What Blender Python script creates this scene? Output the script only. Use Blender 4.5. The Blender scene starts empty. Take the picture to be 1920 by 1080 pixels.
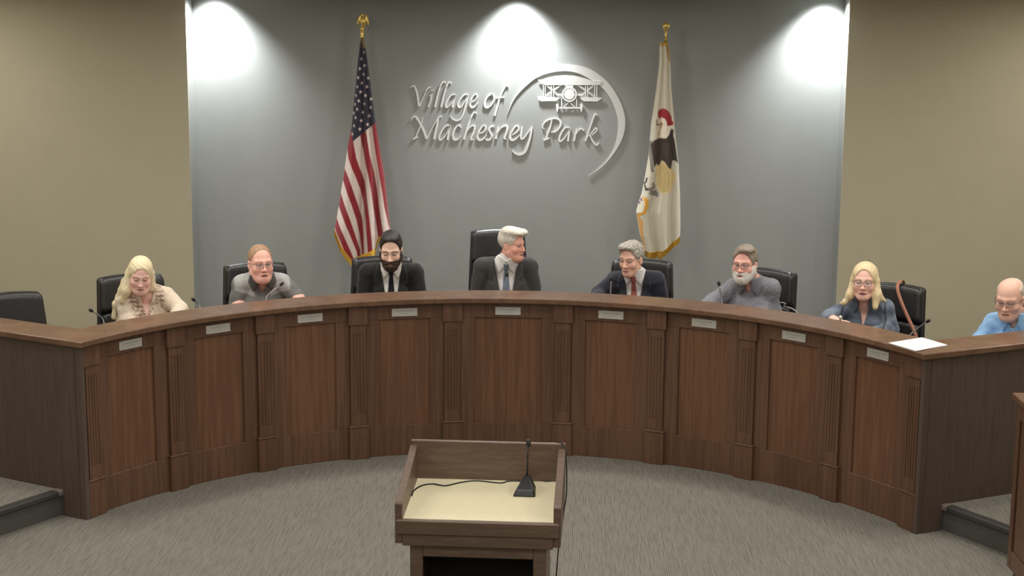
import bpy, bmesh, math, random
import numpy as np
from mathutils import Matrix, Vector

sc = bpy.context.scene
C = sc.collection
rng = random.Random(7)
PI = math.pi
D2R = PI / 180

# ------------------------------------------------------------------ camera
cam_d = bpy.data.cameras.new('camera')
cam_d.sensor_fit = 'HORIZONTAL'
cam_d.sensor_width = 36.0
cam_d.lens = 2934.5 / 1920 * 36.0
cam_d.clip_end = 60
cam = bpy.data.objects.new('camera', cam_d)
C.objects.link(cam)
def camera_matrix(loc, yaw, pit, roll):
    cy, sy, cp, sp, cr, sr = math.cos(yaw), math.sin(yaw), math.cos(pit), math.sin(pit), math.cos(roll), math.sin(roll)
    X = Vector((cy, -sy, 0)); H = Vector((sy, cy, 0)); Z = Vector((0, 0, 1))
    F = cp * H - sp * Z
    U = sp * H + cp * Z
    R = cr * X - sr * U
    V = sr * X + cr * U
    m = Matrix(((R.x, V.x, -F.x, loc[0]), (R.y, V.y, -F.y, loc[1]), (R.z, V.z, -F.z, loc[2]), (0, 0, 0, 1)))
    return m
cam.matrix_world = camera_matrix((0.3255, -7.5511, 3.0729), -0.0291, 0.1848, -0.0074)
sc.camera = cam

# ------------------------------------------------------------------ view and world
vs = sc.view_settings
vs.view_transform = 'Standard'
vs.look = 'None'
vs.gamma = 1.0
vs.use_curve_mapping = False
vs.exposure = 0.0
wd = bpy.data.worlds.new('room_air')
sc.world = wd
wd.use_nodes = True
wd.node_tree.nodes['Background'].inputs[0].default_value = (0.9, 0.95, 1.0, 1)
wd.node_tree.nodes['Background'].inputs[1].default_value = 0.05

CEIL = 3.16
WALL_Y = 4.94
# ------------------------------------------------------------------ lamps of the room, plus added side fill
TROFFER, WELL, CAN, SIDE_FILL = 26.0, 19.0, 11.0, 17.0
WW_P, WW_A, WW_D, WW_TILT = 280.0, 106.0, 0.185, 0.12
def area(name, loc, size, power, col=(1.0, 0.95, 0.88), spread=180):
    l = bpy.data.lights.new(name, 'AREA')
    l.shape = 'RECTANGLE'
    l.size, l.size_y = size
    l.energy = power
    l.color = col
    l.spread = spread * D2R
    o = bpy.data.objects.new(name, l)
    o.location = loc
    C.objects.link(o)
    return o
def spot(name, loc, target, power, angle, blend, radius, col):
    l = bpy.data.lights.new(name, 'SPOT')
    l.energy = power
    l.spot_size = angle * D2R
    l.spot_blend = blend
    l.shadow_soft_size = radius
    l.color = col
    o = bpy.data.objects.new(name, l)
    o.location = loc
    d = Vector(target) - Vector(loc)
    o.rotation_euler = d.to_track_quat('-Z', 'Y').to_euler()
    C.objects.link(o)
    return o
# general ceiling troffers
for ty in (-6.4, -4.0, -1.6):
    for tx in (-2.8, 0.0, 2.8):
        area('ceiling_troffer_light', (tx, ty, CEIL - 0.02), (0.55, 1.1), TROFFER)
for tx in (-3.6, -1.3, 1.3, 3.6):
    area('ceiling_troffer_light', (tx, 0.75, CEIL - 0.02), (0.55, 1.1), WELL)
# recessed cans over the dais seats
for a in (-60, -42, -25, -8, 8, 25, 42, 60):
    area('dais_can_light', (3.3 * math.sin(a * D2R), 3.3 * math.cos(a * D2R), CEIL - 0.02), (0.2, 0.2), CAN, (1.0, 0.95, 0.88), 175)
for tx in (-4.4, 4.4):  # unseen fill lamps, added to brighten the khaki walls at both sides
    for ty in (2.0, 3.7):
        area('side_fill_light', (tx, ty, CEIL - 0.02), (0.2, 0.2), SIDE_FILL, (1.0, 0.95, 0.88), 178)
# wall washers close to the grey wall
for sx in (-2.40, -0.01, 2.39):
    spot('wall_wash_light', (sx, WALL_Y - WW_D, CEIL - 0.04), (sx, WALL_Y - WW_D + WW_TILT, 0.5), WW_P, WW_A, 1.0, 0.05, (0.93, 0.96, 1.0))

# ------------------------------------------------------------------ materials
def S(r, g, b):
    f = lambda c: (c / 255 / 12.92) if c / 255 <= 0.04045 else ((c / 255 + 0.055) / 1.055) ** 2.4
    return (f(r), f(g), f(b))
def new_mat(name):
    m = bpy.data.materials.new(name)
    m.use_nodes = True
    nt = m.node_tree
    return m, nt, nt.nodes['Principled BSDF']
def mapping(nt, scale, coord='Object', rot=(0, 0, 0)):
    tc = nt.nodes.new('ShaderNodeTexCoord')
    mp = nt.nodes.new('ShaderNodeMapping')
    mp.inputs['Scale'].default_value = scale
    mp.inputs['Rotation'].default_value = rot
    nt.links.new(tc.outputs[coord], mp.inputs['Vector'])
    return mp.outputs[0]
def noise(nt, vec, scale=1.0, detail=4.0, rough=0.6):
    n = nt.nodes.new('ShaderNodeTexNoise')
    n.inputs['Scale'].default_value = scale
    n.inputs['Detail'].default_value = detail
    n.inputs['Roughness'].default_value = rough
    nt.links.new(vec, n.inputs['Vector'])
    return n.outputs[0]
def ramp(nt, fac, stops):
    r = nt.nodes.new('ShaderNodeValToRGB')
    e = r.color_ramp.elements
    while len(e) < len(stops): e.new(0.5)
    for i, (p, c) in enumerate(stops):
        e[i].position = p
        e[i].color = (c[0], c[1], c[2], 1)
    nt.links.new(fac, r.inputs[0])
    return r.outputs[0]
def bump(nt, bsdf, h, strength, dist):
    b = nt.nodes.new('ShaderNodeBump')
    b.inputs['Strength'].default_value = strength
    b.inputs['Distance'].default_value = dist
    nt.links.new(h, b.inputs['Height'])
    nt.links.new(b.outputs[0], bsdf.inputs['Normal'])
def flat(name, col, rough=0.5, metal=0.0, vary=0.06, scale=30, bmp=0.0, spec=0.5):
    m, nt, b = new_mat(name)
    v = noise(nt, mapping(nt, (1, 1, 1)), scale, 3)
    k0, k1 = 1 - vary, 1 + vary
    nt.links.new(ramp(nt, v, [(0.3, [c * k0 for c in col]), (0.7, [min(1, c * k1) for c in col])]), b.inputs['Base Color'])
    b.inputs['Roughness'].default_value = rough
    b.inputs['Metallic'].default_value = metal
    b.inputs['Specular IOR Level'].default_value = spec
    if bmp: bump(nt, b, v, 0.5, bmp)
    return m
def wood(name, dark, mid, light, rough=0.42, scale=(38, 38, 1.6), spec=0.5):
    m, nt, b = new_mat(name)
    vec = mapping(nt, scale)
    n1 = noise(nt, vec, 1.0, 6, 0.65)
    n2 = noise(nt, mapping(nt, (scale[0] * 5, scale[1] * 5, scale[2] * 3)), 1.0, 3, 0.6)
    big = noise(nt, mapping(nt, (1.7, 1.7, 0.6)), 1.0, 2)
    mx = nt.nodes.new('ShaderNodeMath'); mx.operation = 'MULTIPLY_ADD'
    nt.links.new(n2, mx.inputs[0]); mx.inputs[1].default_value = 0.35; nt.links.new(n1, mx.inputs[2])
    m2 = nt.nodes.new('ShaderNodeMath'); m2.operation = 'MULTIPLY_ADD'
    nt.links.new(big, m2.inputs[0]); m2.inputs[1].default_value = 0.5; nt.links.new(mx.outputs[0], m2.inputs[2])
    nt.links.new(ramp(nt, m2.outputs[0], [(0.55, dark), (0.9, mid), (1.25 if False else 1.0, light)]), b.inputs['Base Color'])
    b.inputs['Roughness'].default_value = rough
    b.inputs['Specular IOR Level'].default_value = spec
    bump(nt, b, n1, 0.15, 0.002)
    return m
def attr_mat(name, rough=0.6, bmp=0.0, scale=60, spec=0.4, sheen=0.0):
    m, nt, b = new_mat(name)
    a = nt.nodes.new('ShaderNodeAttribute'); a.attribute_name = 'Col'
    v = noise(nt, mapping(nt, (1, 1, 1)), scale, 3)
    mx = nt.nodes.new('ShaderNodeMix'); mx.data_type = 'RGBA'; mx.blend_type = 'MULTIPLY'
    mx.inputs['Factor'].default_value = 1.0
    nt.links.new(a.outputs['Color'], mx.inputs['A'])
    nt.links.new(ramp(nt, v, [(0.3, (0.92, 0.92, 0.92)), (0.7, (1.0, 1.0, 1.0))]), mx.inputs['B'])
    nt.links.new(mx.outputs['Result'], b.inputs['Base Color'])
    b.inputs['Roughness'].default_value = rough
    b.inputs['Specular IOR Level'].default_value = spec
    b.inputs['Sheen Weight'].default_value = sheen
    if bmp: bump(nt, b, v, 0.6, bmp)
    return m

M = {}
M['wood'] = wood('dark_stained_oak', (0.090, 0.043, 0.025), (0.119, 0.059, 0.035), (0.151, 0.078, 0.046))
M['panelwood'] = wood('stained_oak_panel', (0.118, 0.054, 0.028), (0.142, 0.066, 0.035), (0.178, 0.086, 0.046), 0.38)
M['topwood'] = wood('countertop_oak', (0.118, 0.060, 0.033), (0.150, 0.080, 0.046), (0.185, 0.102, 0.060), 0.30, (9, 9, 9))
M['laminate'] = wood('dark_laminate', (0.0782, 0.0527, 0.0408), (0.0952, 0.0663, 0.0510), (0.1122, 0.0799, 0.0629), 0.5, (60, 60, 3))
M['lectern'] = wood('lectern_walnut', (0.1025, 0.0650, 0.0450), (0.1225, 0.0788, 0.0550), (0.1475, 0.0975, 0.0688), 0.42, (6, 60, 60))
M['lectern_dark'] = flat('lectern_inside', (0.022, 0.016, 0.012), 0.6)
M['cream'] = flat('cream_laminate', (0.66, 0.60, 0.41), 0.5, vary=0.03)
M['grey_wall'] = flat('grey_paint', (0.272, 0.280, 0.264), 0.7, vary=0.02, scale=6, spec=0.2)
M['olive_wall'] = flat('khaki_paint', (0.44, 0.405, 0.295), 0.75, vary=0.02, scale=5, spec=0.2)
M['ceiling'] = flat('ceiling_tile_white', (0.72, 0.71, 0.68), 0.9)
M['silver'] = flat('brushed_silver', (0.62, 0.61, 0.57), 0.45, 0.35, vary=0.03)
M['sign'] = flat('satin_aluminium_letters', (0.60, 0.60, 0.57), 0.5, 0.1, vary=0.02)
M['gold'] = flat('polished_brass', (0.72, 0.52, 0.16), 0.3, 0.9)
M['fringe'] = flat('gold_fringe', (0.90, 0.60, 0.12), 0.8, vary=0.25, scale=150)
M['leather'] = flat('black_leather', (0.017, 0.016, 0.016), 0.36, vary=0.2, scale=90, bmp=0.001)
M['leather_side'] = flat('black_leather_side', (0.012, 0.011, 0.011), 0.5, vary=0.2)
M['plastic'] = flat('black_plastic', (0.015, 0.015, 0.016), 0.45)
M['mic_metal'] = flat('mic_stem_metal', (0.35, 0.36, 0.36), 0.35, 0.7)
M['paper'] = flat('white_paper', (0.78, 0.765, 0.77), 0.8, vary=0.01)
M['ink'] = flat('grey_print', (0.42, 0.42, 0.39), 0.7)
M['strap'] = flat('tan_leather_strap', (0.36, 0.150, 0.085), 0.45)
M['riser'] = flat('speckled_riser_carpet', (0.085, 0.080, 0.072), 0.95, vary=0.45, scale=260, bmp=0.003)
M['nosing'] = flat('rubber_nosing', (0.050, 0.047, 0.044), 0.45)
M['nosing_end'] = flat('pale_nosing_end', (0.20, 0.16, 0.14), 0.5)
M['flag'] = attr_mat('flag_nylon', 0.7, 0.0, 40, 0.3, 0.2)
M['skin'] = attr_mat('skin', 0.48, 0.0, 90, 0.4)
M['cloth'] = attr_mat('woven_cloth', 0.85, 0.0006, 160, 0.2, 0.15)
M['hair'] = None
def hair_mat(name, c0, c1, rough=0.5, scale=(240, 240, 40)):
    m, nt, b = new_mat(name)
    v = noise(nt, mapping(nt, scale), 1.0, 4, 0.65)
    nt.links.new(ramp(nt, v, [(0.32, c0), (0.68, c1)]), b.inputs['Base Color'])
    b.inputs['Roughness'].default_value = rough
    bump(nt, b, v, 0.5, 0.0015)
    return m
def lens_mat():
    m, nt, b = new_mat('clear_lens')
    b.inputs['Base Color'].default_value = (0.95, 0.97, 0.97, 1)
    b.inputs['Roughness'].default_value = 0.05
    b.inputs['Alpha'].default_value = 0.12
    v = noise(nt, mapping(nt, (1, 1, 1)), 20)
    mp = nt.nodes.new('ShaderNodeMapRange')
    mp.inputs[3].default_value = 0.04; mp.inputs[4].default_value = 0.07
    nt.links.new(v, mp.inputs[0]); nt.links.new(mp.outputs[0], b.inputs['Roughness'])
    return m
M['lens'] = lens_mat()
M['rim'] = flat('dark_eyeglass_rim', (0.06, 0.035, 0.03), 0.4)
M['rim_metal'] = flat('metal_eyeglass_rim', (0.22, 0.16, 0.13), 0.35, 0.6)

def carpet():
    m, nt, b = new_mat('ribbed_loop_carpet')
    rib = noise(nt, mapping(nt, (95, 6, 6)), 1.0, 2, 0.5)
    tuft = noise(nt, mapping(nt, (150, 60, 60)), 1.0, 3, 0.7)
    ln = nt.nodes.new('ShaderNodeTexWave')
    ln.wave_type = 'BANDS'; ln.bands_direction = 'X'
    ln.inputs['Scale'].default_value = 26.0
    ln.inputs['Distortion'].default_value = 1.2
    ln.inputs['Detail'].default_value = 2
    ln.inputs['Detail Scale'].default_value = 3
    nt.links.new(mapping(nt, (1, 1, 1)), ln.inputs['Vector'])
    a1 = nt.nodes.new('ShaderNodeMath'); a1.operation = 'MULTIPLY_ADD'
    nt.links.new(ln.outputs['Fac'], a1.inputs[0]); a1.inputs[1].default_value = 0.45; nt.links.new(rib, a1.inputs[2])
    a2 = nt.nodes.new('ShaderNodeMath'); a2.operation = 'MULTIPLY_ADD'
    nt.links.new(tuft, a2.inputs[0]); a2.inputs[1].default_value = 0.7; nt.links.new(a1.outputs[0], a2.inputs[2])
    nt.links.new(ramp(nt, a2.outputs[0], [(0.60, (0.100, 0.093, 0.079)), (0.85, (0.152, 0.141, 0.120)), (1.0, (0.225, 0.210, 0.181))]), b.inputs['Base Color'])
    b.inputs['Roughness'].default_value = 0.95
    b.inputs['Specular IOR Level'].default_value = 0.1
    bump(nt, b, a2.outputs[0], 0.5, 0.004)
    return m
M['carpet'] = carpet()

# ------------------------------------------------------------------ object helpers
def mk(name, verts, faces, mat, parent=None, smooth=False, cols=None, loc=None):
    me = bpy.data.meshes.new(name)
    if isinstance(verts, np.ndarray): verts = verts.tolist()
    if isinstance(faces, np.ndarray): faces = faces.tolist()
    me.from_pydata(verts, [], faces)
    if smooth: me.polygons.foreach_set('use_smooth', [True] * len(me.polygons))
    me.materials.append(mat)
    if cols is not None:
        ca = me.color_attributes.new('Col', 'FLOAT_COLOR', 'POINT')
        a = np.ones((len(me.vertices), 4), np.float32); a[:, :3] = cols
        ca.data.foreach_set('color', a.ravel())
    me.update()
    o = bpy.data.objects.new(name, me)
    if loc is not None: o.location = loc
    C.objects.link(o)
    if parent is not None: o.parent = parent
    return o
def tag(o, label, cat, group=None):
    o['label'] = label; o['category'] = cat
    if group: o['group'] = group
    return o
def thing(name, label, cat, loc=(0, 0, 0), rz=0.0, group=None):
    o = bpy.data.objects.new(name, None)
    o.location = loc; o.rotation_euler = (0, 0, rz); o.empty_display_size = 0.1
    C.objects.link(o)
    return tag(o, label, cat, group)
def struct(o):
    o['kind'] = 'structure'
    return o
def copy_tree(o, parent=None):
    c = o.copy(); C.objects.link(c)
    if parent is not None: c.parent = parent
    for ch in o.children: copy_tree(ch, c)
    return c
class MB:
    "collects simple shapes into one mesh"
    def __init__(s): s.v = []; s.f = []
    def add(s, v, f):
        n = len(s.v); s.v += [tuple(p) for p in v]; s.f += [tuple(i + n for i in q) for q in f]
        return s
    def box(s, x0, x1, y0, y1, z0, z1, T=None):
        v = [(x, y, z) for z in (z0, z1) for y in (y0, y1) for x in (x0, x1)]
        if T: v = [T(p) for p in v]
        return s.add(v, [(0, 2, 3, 1), (4, 5, 7, 6), (0, 1, 5, 4), (1, 3, 7, 5), (3, 2, 6, 7), (2, 0, 4, 6)])
    def tube(s, pts, rad, n=8, closed=False):
        pts = [Vector(p) for p in pts]
        N = len(pts)
        if not isinstance(rad, (list, tuple)): rad = [rad] * N
        rings = []
        up = None
        for i in range(N):
            a = pts[(i - 1) % N] if (i or closed) else pts[0]
            b = pts[(i + 1) % N] if (i < N - 1 or closed) else pts[-1]
            d = (b - a).normalized()
            if up is None: up = Vector((0, 0, 1)) if abs(d.z) < 0.9 else Vector((0, 1, 0))
            sx = d.cross(up).normalized(); up = sx.cross(d).normalized()
            rings.append([pts[i] + rad[i] * (math.cos(2 * PI * k / n) * sx + math.sin(2 * PI * k / n) * up) for k in range(n)])
        v = [p for r in rings for p in r]
        f = []
        for i in range(N if closed else N - 1):
            j = (i + 1) % N
            for k in range(n):
                f.append((i * n + k, j * n + k, j * n + (k + 1) % n, i * n + (k + 1) % n)[::-1])
        if not closed:
            f.append(tuple(range(n))); f.append(tuple((N - 1) * n + k for k in range(n))[::-1])
        return s.add(v, f)
    def lathe(s, prof, c=(0, 0, 0), n=20):
        v = [(c[0] + r * math.cos(2 * PI * k / n), c[1] + r * math.sin(2 * PI * k / n), c[2] + z) for r, z in prof for k in range(n)]
        f = [(i * n + k, i * n + (k + 1) % n, (i + 1) * n + (k + 1) % n, (i + 1) * n + k) for i in range(len(prof) - 1) for k in range(n)]
        f.append(tuple(range(n))[::-1]); f.append(tuple((len(prof) - 1) * n + k for k in range(n)))
        return s.add(v, f)
    def prism(s, poly, T, d0, d1):
        "polygon (u, v) extruded between depths d0 and d1; T maps (u, v, d) to space"
        n = len(poly)
        v = [T((u, w, d0)) for u, w in poly] + [T((u, w, d1)) for u, w in poly]
        f = [tuple(range(n))[::-1], tuple(range(n, 2 * n))] + [(i, (i + 1) % n, (i + 1) % n + n, i + n) for i in range(n)]
        return s.add(v, f)
    def arcbox(s, r0, r1, a0, a1, z0, z1, n=6):
        "curved box about the world origin; angle measured from +y towards +x"
        v = []
        for i in range(n + 1):
            a = a0 + (a1 - a0) * i / n
            for r in (r0, r1):
                for z in (z0, z1): v.append((r * math.sin(a), r * math.cos(a), z))
        f = [(0, 1, 3, 2), (4 * n, 4 * n + 2, 4 * n + 3, 4 * n + 1)]
        for i in range(n):
            p, q = 4 * i, 4 * i + 4
            f += [(p, q, q + 1, p + 1), (p + 3, q + 3, q + 2, p + 2), (p + 1, q + 1, q + 3, p + 3), (p + 2, q + 2, q, p)]
        return s.add(v, f)
    def build(s, name, mat, parent=None, smooth=False, bevel=0.0, cols=None, loc=None, seg=1, fixn=True):
        o = mk(name, s.v, s.f, mat, parent, smooth, cols, loc)
        if fixn:
            bm = bmesh.new(); bm.from_mesh(o.data); bmesh.ops.recalc_face_normals(bm, faces=bm.faces); bm.to_mesh(o.data); bm.free()
        if bevel:
            b = o.modifiers.new('bevel', 'BEVEL'); b.width = bevel; b.segments = seg; b.limit_method = 'ANGLE'; b.angle_limit = 0.6
        return o
def spline(pts, n=8):
    "Catmull-Rom through points of any dimension"
    P = [np.array(p, float) for p in pts]
    P = [2 * P[0] - P[1]] + P + [2 * P[-1] - P[-2]]
    out = []
    for i in range(1, len(P) - 2):
        for k in range(n):
            t = k / n
            a, b, c, d = P[i - 1], P[i], P[i + 1], P[i + 2]
            out.append(0.5 * (2 * b + (c - a) * t + (2 * a - 5 * b + 4 * c - d) * t * t + (3 * b - a - 3 * c + d) * t ** 3))
    out.append(P[-2])
    return out

# ------------------------------------------------------------------ implicit surfaces (numpy) turned into meshes
def surfnet(F, ax):
    s = F < 0
    nx, ny, nz = F.shape
    c = np.zeros((nx - 1, ny - 1, nz - 1), np.uint8)
    for i in (0, 1):
        for j in (0, 1):
            for k in (0, 1): c += s[i:nx - 1 + i, j:ny - 1 + j, k:nz - 1 + k]
    act = (c > 0) & (c < 8)
    idx = np.argwhere(act)
    ids = np.full(act.shape, -1, np.int32); ids[act] = np.arange(len(idx))
    acc = np.zeros((len(idx), 3)); cnt = np.zeros(len(idx))
    cor = [(i, j, k) for i in (0, 1) for j in (0, 1) for k in (0, 1)]
    val = {q: F[idx[:, 0] + q[0], idx[:, 1] + q[1], idx[:, 2] + q[2]] for q in cor}
    for a in cor:
        for d in range(3):
            if a[d]: continue
            b = tuple(1 if e == d else a[e] for e in range(3))
            fa, fb = val[a], val[b]
            m = (fa < 0) != (fb < 0)
            t = np.where(m, fa / np.where(m, fa - fb, 1), 0)
            for e in range(3): acc[:, e] += m * (a[e] + (t if e == d else 0))
            cnt += m
    v = idx + acc / cnt[:, None]
    V = np.stack([np.interp(v[:, e], np.arange(len(ax[e])), ax[e]) for e in range(3)], -1)
    faces = []
    for d in range(3):
        u, w = (d + 1) % 3, (d + 2) % 3
        sl0 = [slice(None)] * 3; sl1 = [slice(None)] * 3
        sl0[d] = slice(0, -1); sl1[d] = slice(1, None)
        A, B = s[tuple(sl0)], s[tuple(sl1)]
        e = np.argwhere(A != B)
        n = F.shape
        e = e[(e[:, u] >= 1) & (e[:, u] <= n[u] - 2) & (e[:, w] >= 1) & (e[:, w] <= n[w] - 2)]
        if not len(e): continue
        q = []
        for du, dw in ((-1, -1), (0, -1), (0, 0), (-1, 0)):
            g = e.copy(); g[:, u] += du; g[:, w] += dw
            q.append(ids[g[:, 0], g[:, 1], g[:, 2]])
        q = np.stack(q, -1)
        ins = A[e[:, 0], e[:, 1], e[:, 2]]
        q[~ins] = q[~ins][:, ::-1]
        faces.append(q)
    return V, np.concatenate(faces)
class Ell:
    def __init__(s, c, r, Rm=None):
        s.c = np.array(c, float); s.r = np.array(r, float); s.R = Rm; s.b = max(r)
    def __call__(s, X, Y, Z):
        x, y, z = X - s.c[0], Y - s.c[1], Z - s.c[2]
        if s.R is not None:
            R = s.R
            x, y, z = R[0, 0] * x + R[1, 0] * y + R[2, 0] * z, R[0, 1] * x + R[1, 1] * y + R[2, 1] * z, R[0, 2] * x + R[1, 2] * y + R[2, 2] * z
        a, b, c = s.r
        k0 = np.sqrt((x / a) ** 2 + (y / b) ** 2 + (z / c) ** 2)
        k1 = np.sqrt((x / a / a) ** 2 + (y / b / b) ** 2 + (z / c / c) ** 2)
        return k0 * (k0 - 1) / np.maximum(k1, 1e-6)
    def lo(s): return s.c - s.b
    def hi(s): return s.c + s.b
class Cap:
    def __init__(s, a, b, ra, rb=None):
        s.a = np.array(a, float); s.bb = np.array(b, float); s.ra = ra; s.rb = ra if rb is None else rb
    def __call__(s, X, Y, Z):
        d = s.bb - s.a; L = max(d @ d, 1e-9)
        x, y, z = X - s.a[0], Y - s.a[1], Z - s.a[2]
        t = np.clip((x * d[0] + y * d[1] + z * d[2]) / L, 0, 1)
        return np.sqrt((x - t * d[0]) ** 2 + (y - t * d[1]) ** 2 + (z - t * d[2]) ** 2) - (s.ra + (s.rb - s.ra) * t)
    def lo(s): return np.minimum(s.a, s.bb) - max(s.ra, s.rb)
    def hi(s): return np.maximum(s.a, s.bb) + max(s.ra, s.rb)
class RBox:
    "rounded box, centre c, half sizes h, corner radius r, optional rotation"
    def __init__(s, c, h, r, Rm=None):
        s.c = np.array(c, float); s.h = np.array(h, float); s.r = r; s.R = Rm
    def __call__(s, X, Y, Z):
        x, y, z = X - s.c[0], Y - s.c[1], Z - s.c[2]
        if s.R is not None:
            R = s.R
            x, y, z = R[0, 0] * x + R[1, 0] * y + R[2, 0] * z, R[0, 1] * x + R[1, 1] * y + R[2, 1] * z, R[0, 2] * x + R[1, 2] * y + R[2, 2] * z
        qx, qy, qz = np.abs(x) - s.h[0] + s.r, np.abs(y) - s.h[1] + s.r, np.abs(z) - s.h[2] + s.r
        return np.sqrt(np.maximum(qx, 0) ** 2 + np.maximum(qy, 0) ** 2 + np.maximum(qz, 0) ** 2) + np.minimum(np.maximum(qx, np.maximum(qy, qz)), 0) - s.r
    def lo(s): return s.c - np.linalg.norm(s.h)
    def hi(s): return s.c + np.linalg.norm(s.h)
class Vol:
    def __init__(s, xs, ys, zs):
        s.ax = [np.asarray(a, np.float32) for a in (xs, ys, zs)]
        s.F = np.full([len(a) for a in s.ax], 0.3, np.float32)
    def blk(s, lo, hi, m):
        sl = []
        for e in range(3):
            i = max(0, np.searchsorted(s.ax[e], lo[e] - m) - 1); j = min(len(s.ax[e]), np.searchsorted(s.ax[e], hi[e] + m) + 1)
            if j <= i: return None, None
            sl.append(slice(i, j))
        X = s.ax[0][sl[0]][:, None, None]; Y = s.ax[1][sl[1]][None, :, None]; Z = s.ax[2][sl[2]][None, None, :]
        return tuple(sl), (X, Y, Z)
    def add(s, p, k=0.02, m=0.04):
        sl, g = s.blk(p.lo(), p.hi(), m + k)
        if sl is None: return s
        d = p(*g).astype(np.float32); f = s.F[sl]
        h = np.maximum(k - np.abs(f - d), 0) / k
        s.F[sl] = np.minimum(f, d) - h * h * k * 0.25
        return s
    def sub(s, p, k=0.008, m=0.02):
        sl, g = s.blk(p.lo(), p.hi(), m + k)
        if sl is None: return s
        d = -p(*g).astype(np.float32); f = s.F[sl]
        h = np.maximum(k - np.abs(f - d), 0) / k
        s.F[sl] = np.maximum(f, d) + h * h * k * 0.25
        return s
    def grid(s):
        return s.ax[0][:, None, None], s.ax[1][None, :, None], s.ax[2][None, None, :]
    def mesh(s): return surfnet(s.F, s.ax)
def lin(a, b, h): return np.linspace(a, b, max(3, int(round((b - a) / h)) + 1))
def axis(lo, hi, coarse, fines):
    "grid line positions: fine spacing h inside each (a, b, h), coarse elsewhere"
    out = [lo]
    while out[-1] < hi:
        p = out[-1]; h = coarse
        for a, b, fh in fines:
            if a - fh <= p < b: h = min(h, fh)
        out.append(p + h)
    return np.array(out)
def poly_sdf(poly, U, V):
    "signed distance to a polygon in the plane (negative inside)"
    U, V = np.broadcast_arrays(U, V)
    d = np.full(U.shape, 1e9); s = np.ones(U.shape)
    n = len(poly)
    for i in range(n):
        ax_, ay = poly[i]; bx, by = poly[i - 1]
        ex, ey = bx - ax_, by - ay
        wx, wy = U - ax_, V - ay
        t = np.clip((wx * ex + wy * ey) / (ex * ex + ey * ey), 0, 1)
        d = np.minimum(d, (wx - ex * t) ** 2 + (wy - ey * t) ** 2)
        c1 = V >= ay; c2 = V < by; c3 = ex * wy > ey * wx
        fl = (c1 & c2 & c3) | (~c1 & ~c2 & ~c3)
        s = np.where(fl, -s, s)
    return s * np.sqrt(d)
def sdf_obj(name, vol, mat, parent, cols=None, loc=None):
    V, Fc = vol.mesh()
    return mk(name, V, Fc, mat, parent, True, cols(V) if callable(cols) else cols, loc)
def wav(X, Y, Z, f, seed):
    r = np.random.RandomState(seed)
    o = 0
    for i in range(5):
        a = r.randn(3) * f * (1 + 0.5 * i); p = r.rand() * 6.28
        o = o + np.sin(a[0] * X + a[1] * Y + a[2] * Z + p) / (1 + 0.5 * i)
    return o / 2.6

# ------------------------------------------------------------------ room shell
RX = 5.3
YB = -9.6
PLAT = 0.155
NICHE0, NICHE1, NICHE_D = -2.587, 2.544, 0.22
OY = WALL_Y - NICHE_D
fl = MB().box(-RX, RX, YB, WALL_Y + 0.1, -0.06, 0.0).build('floor', M['carpet']); struct(fl)
ce = MB().box(-RX, RX, YB, WALL_Y + 0.1, CEIL, CEIL + 0.06).build('ceiling', M['ceiling']); struct(ce)
w = MB().box(NICHE0 - 0.02, NICHE1 + 0.02, WALL_Y, WALL_Y + 0.1, 0.0, CEIL)
w.box(NICHE0 - 0.02, NICHE0, OY + 0.012, WALL_Y, 0.0, CEIL); w.box(NICHE1, NICHE1 + 0.02, OY + 0.012, WALL_Y, 0.0, CEIL)
w = w.build('wall_back_grey', M['grey_wall']); struct(w)
w = MB().box(-RX, NICHE0 - 0.02, OY, WALL_Y + 0.1, 0.0, CEIL).box(NICHE0 - 0.02, NICHE0, OY, OY + 0.012, 0.0, CEIL).build('wall_back_left', M['olive_wall']); struct(w)
w = MB().box(NICHE1 + 0.02, RX, OY, WALL_Y + 0.1, 0.0, CEIL).box(NICHE1, NICHE1 + 0.02, OY, OY + 0.012, 0.0, CEIL).build('wall_back_right', M['olive_wall']); struct(w)
w = MB().box(-RX - 0.1, -RX, YB, WALL_Y + 0.1, 0.0, CEIL).build('wall_left', M['olive_wall']); struct(w)
w = MB().box(RX, RX + 0.1, YB, WALL_Y + 0.1, 0.0, CEIL).build('wall_right', M['olive_wall']); struct(w)
w = MB().box(-RX, RX, YB - 0.1, YB, 0.0, CEIL).build('wall_front', M['olive_wall']); struct(w)

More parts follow.
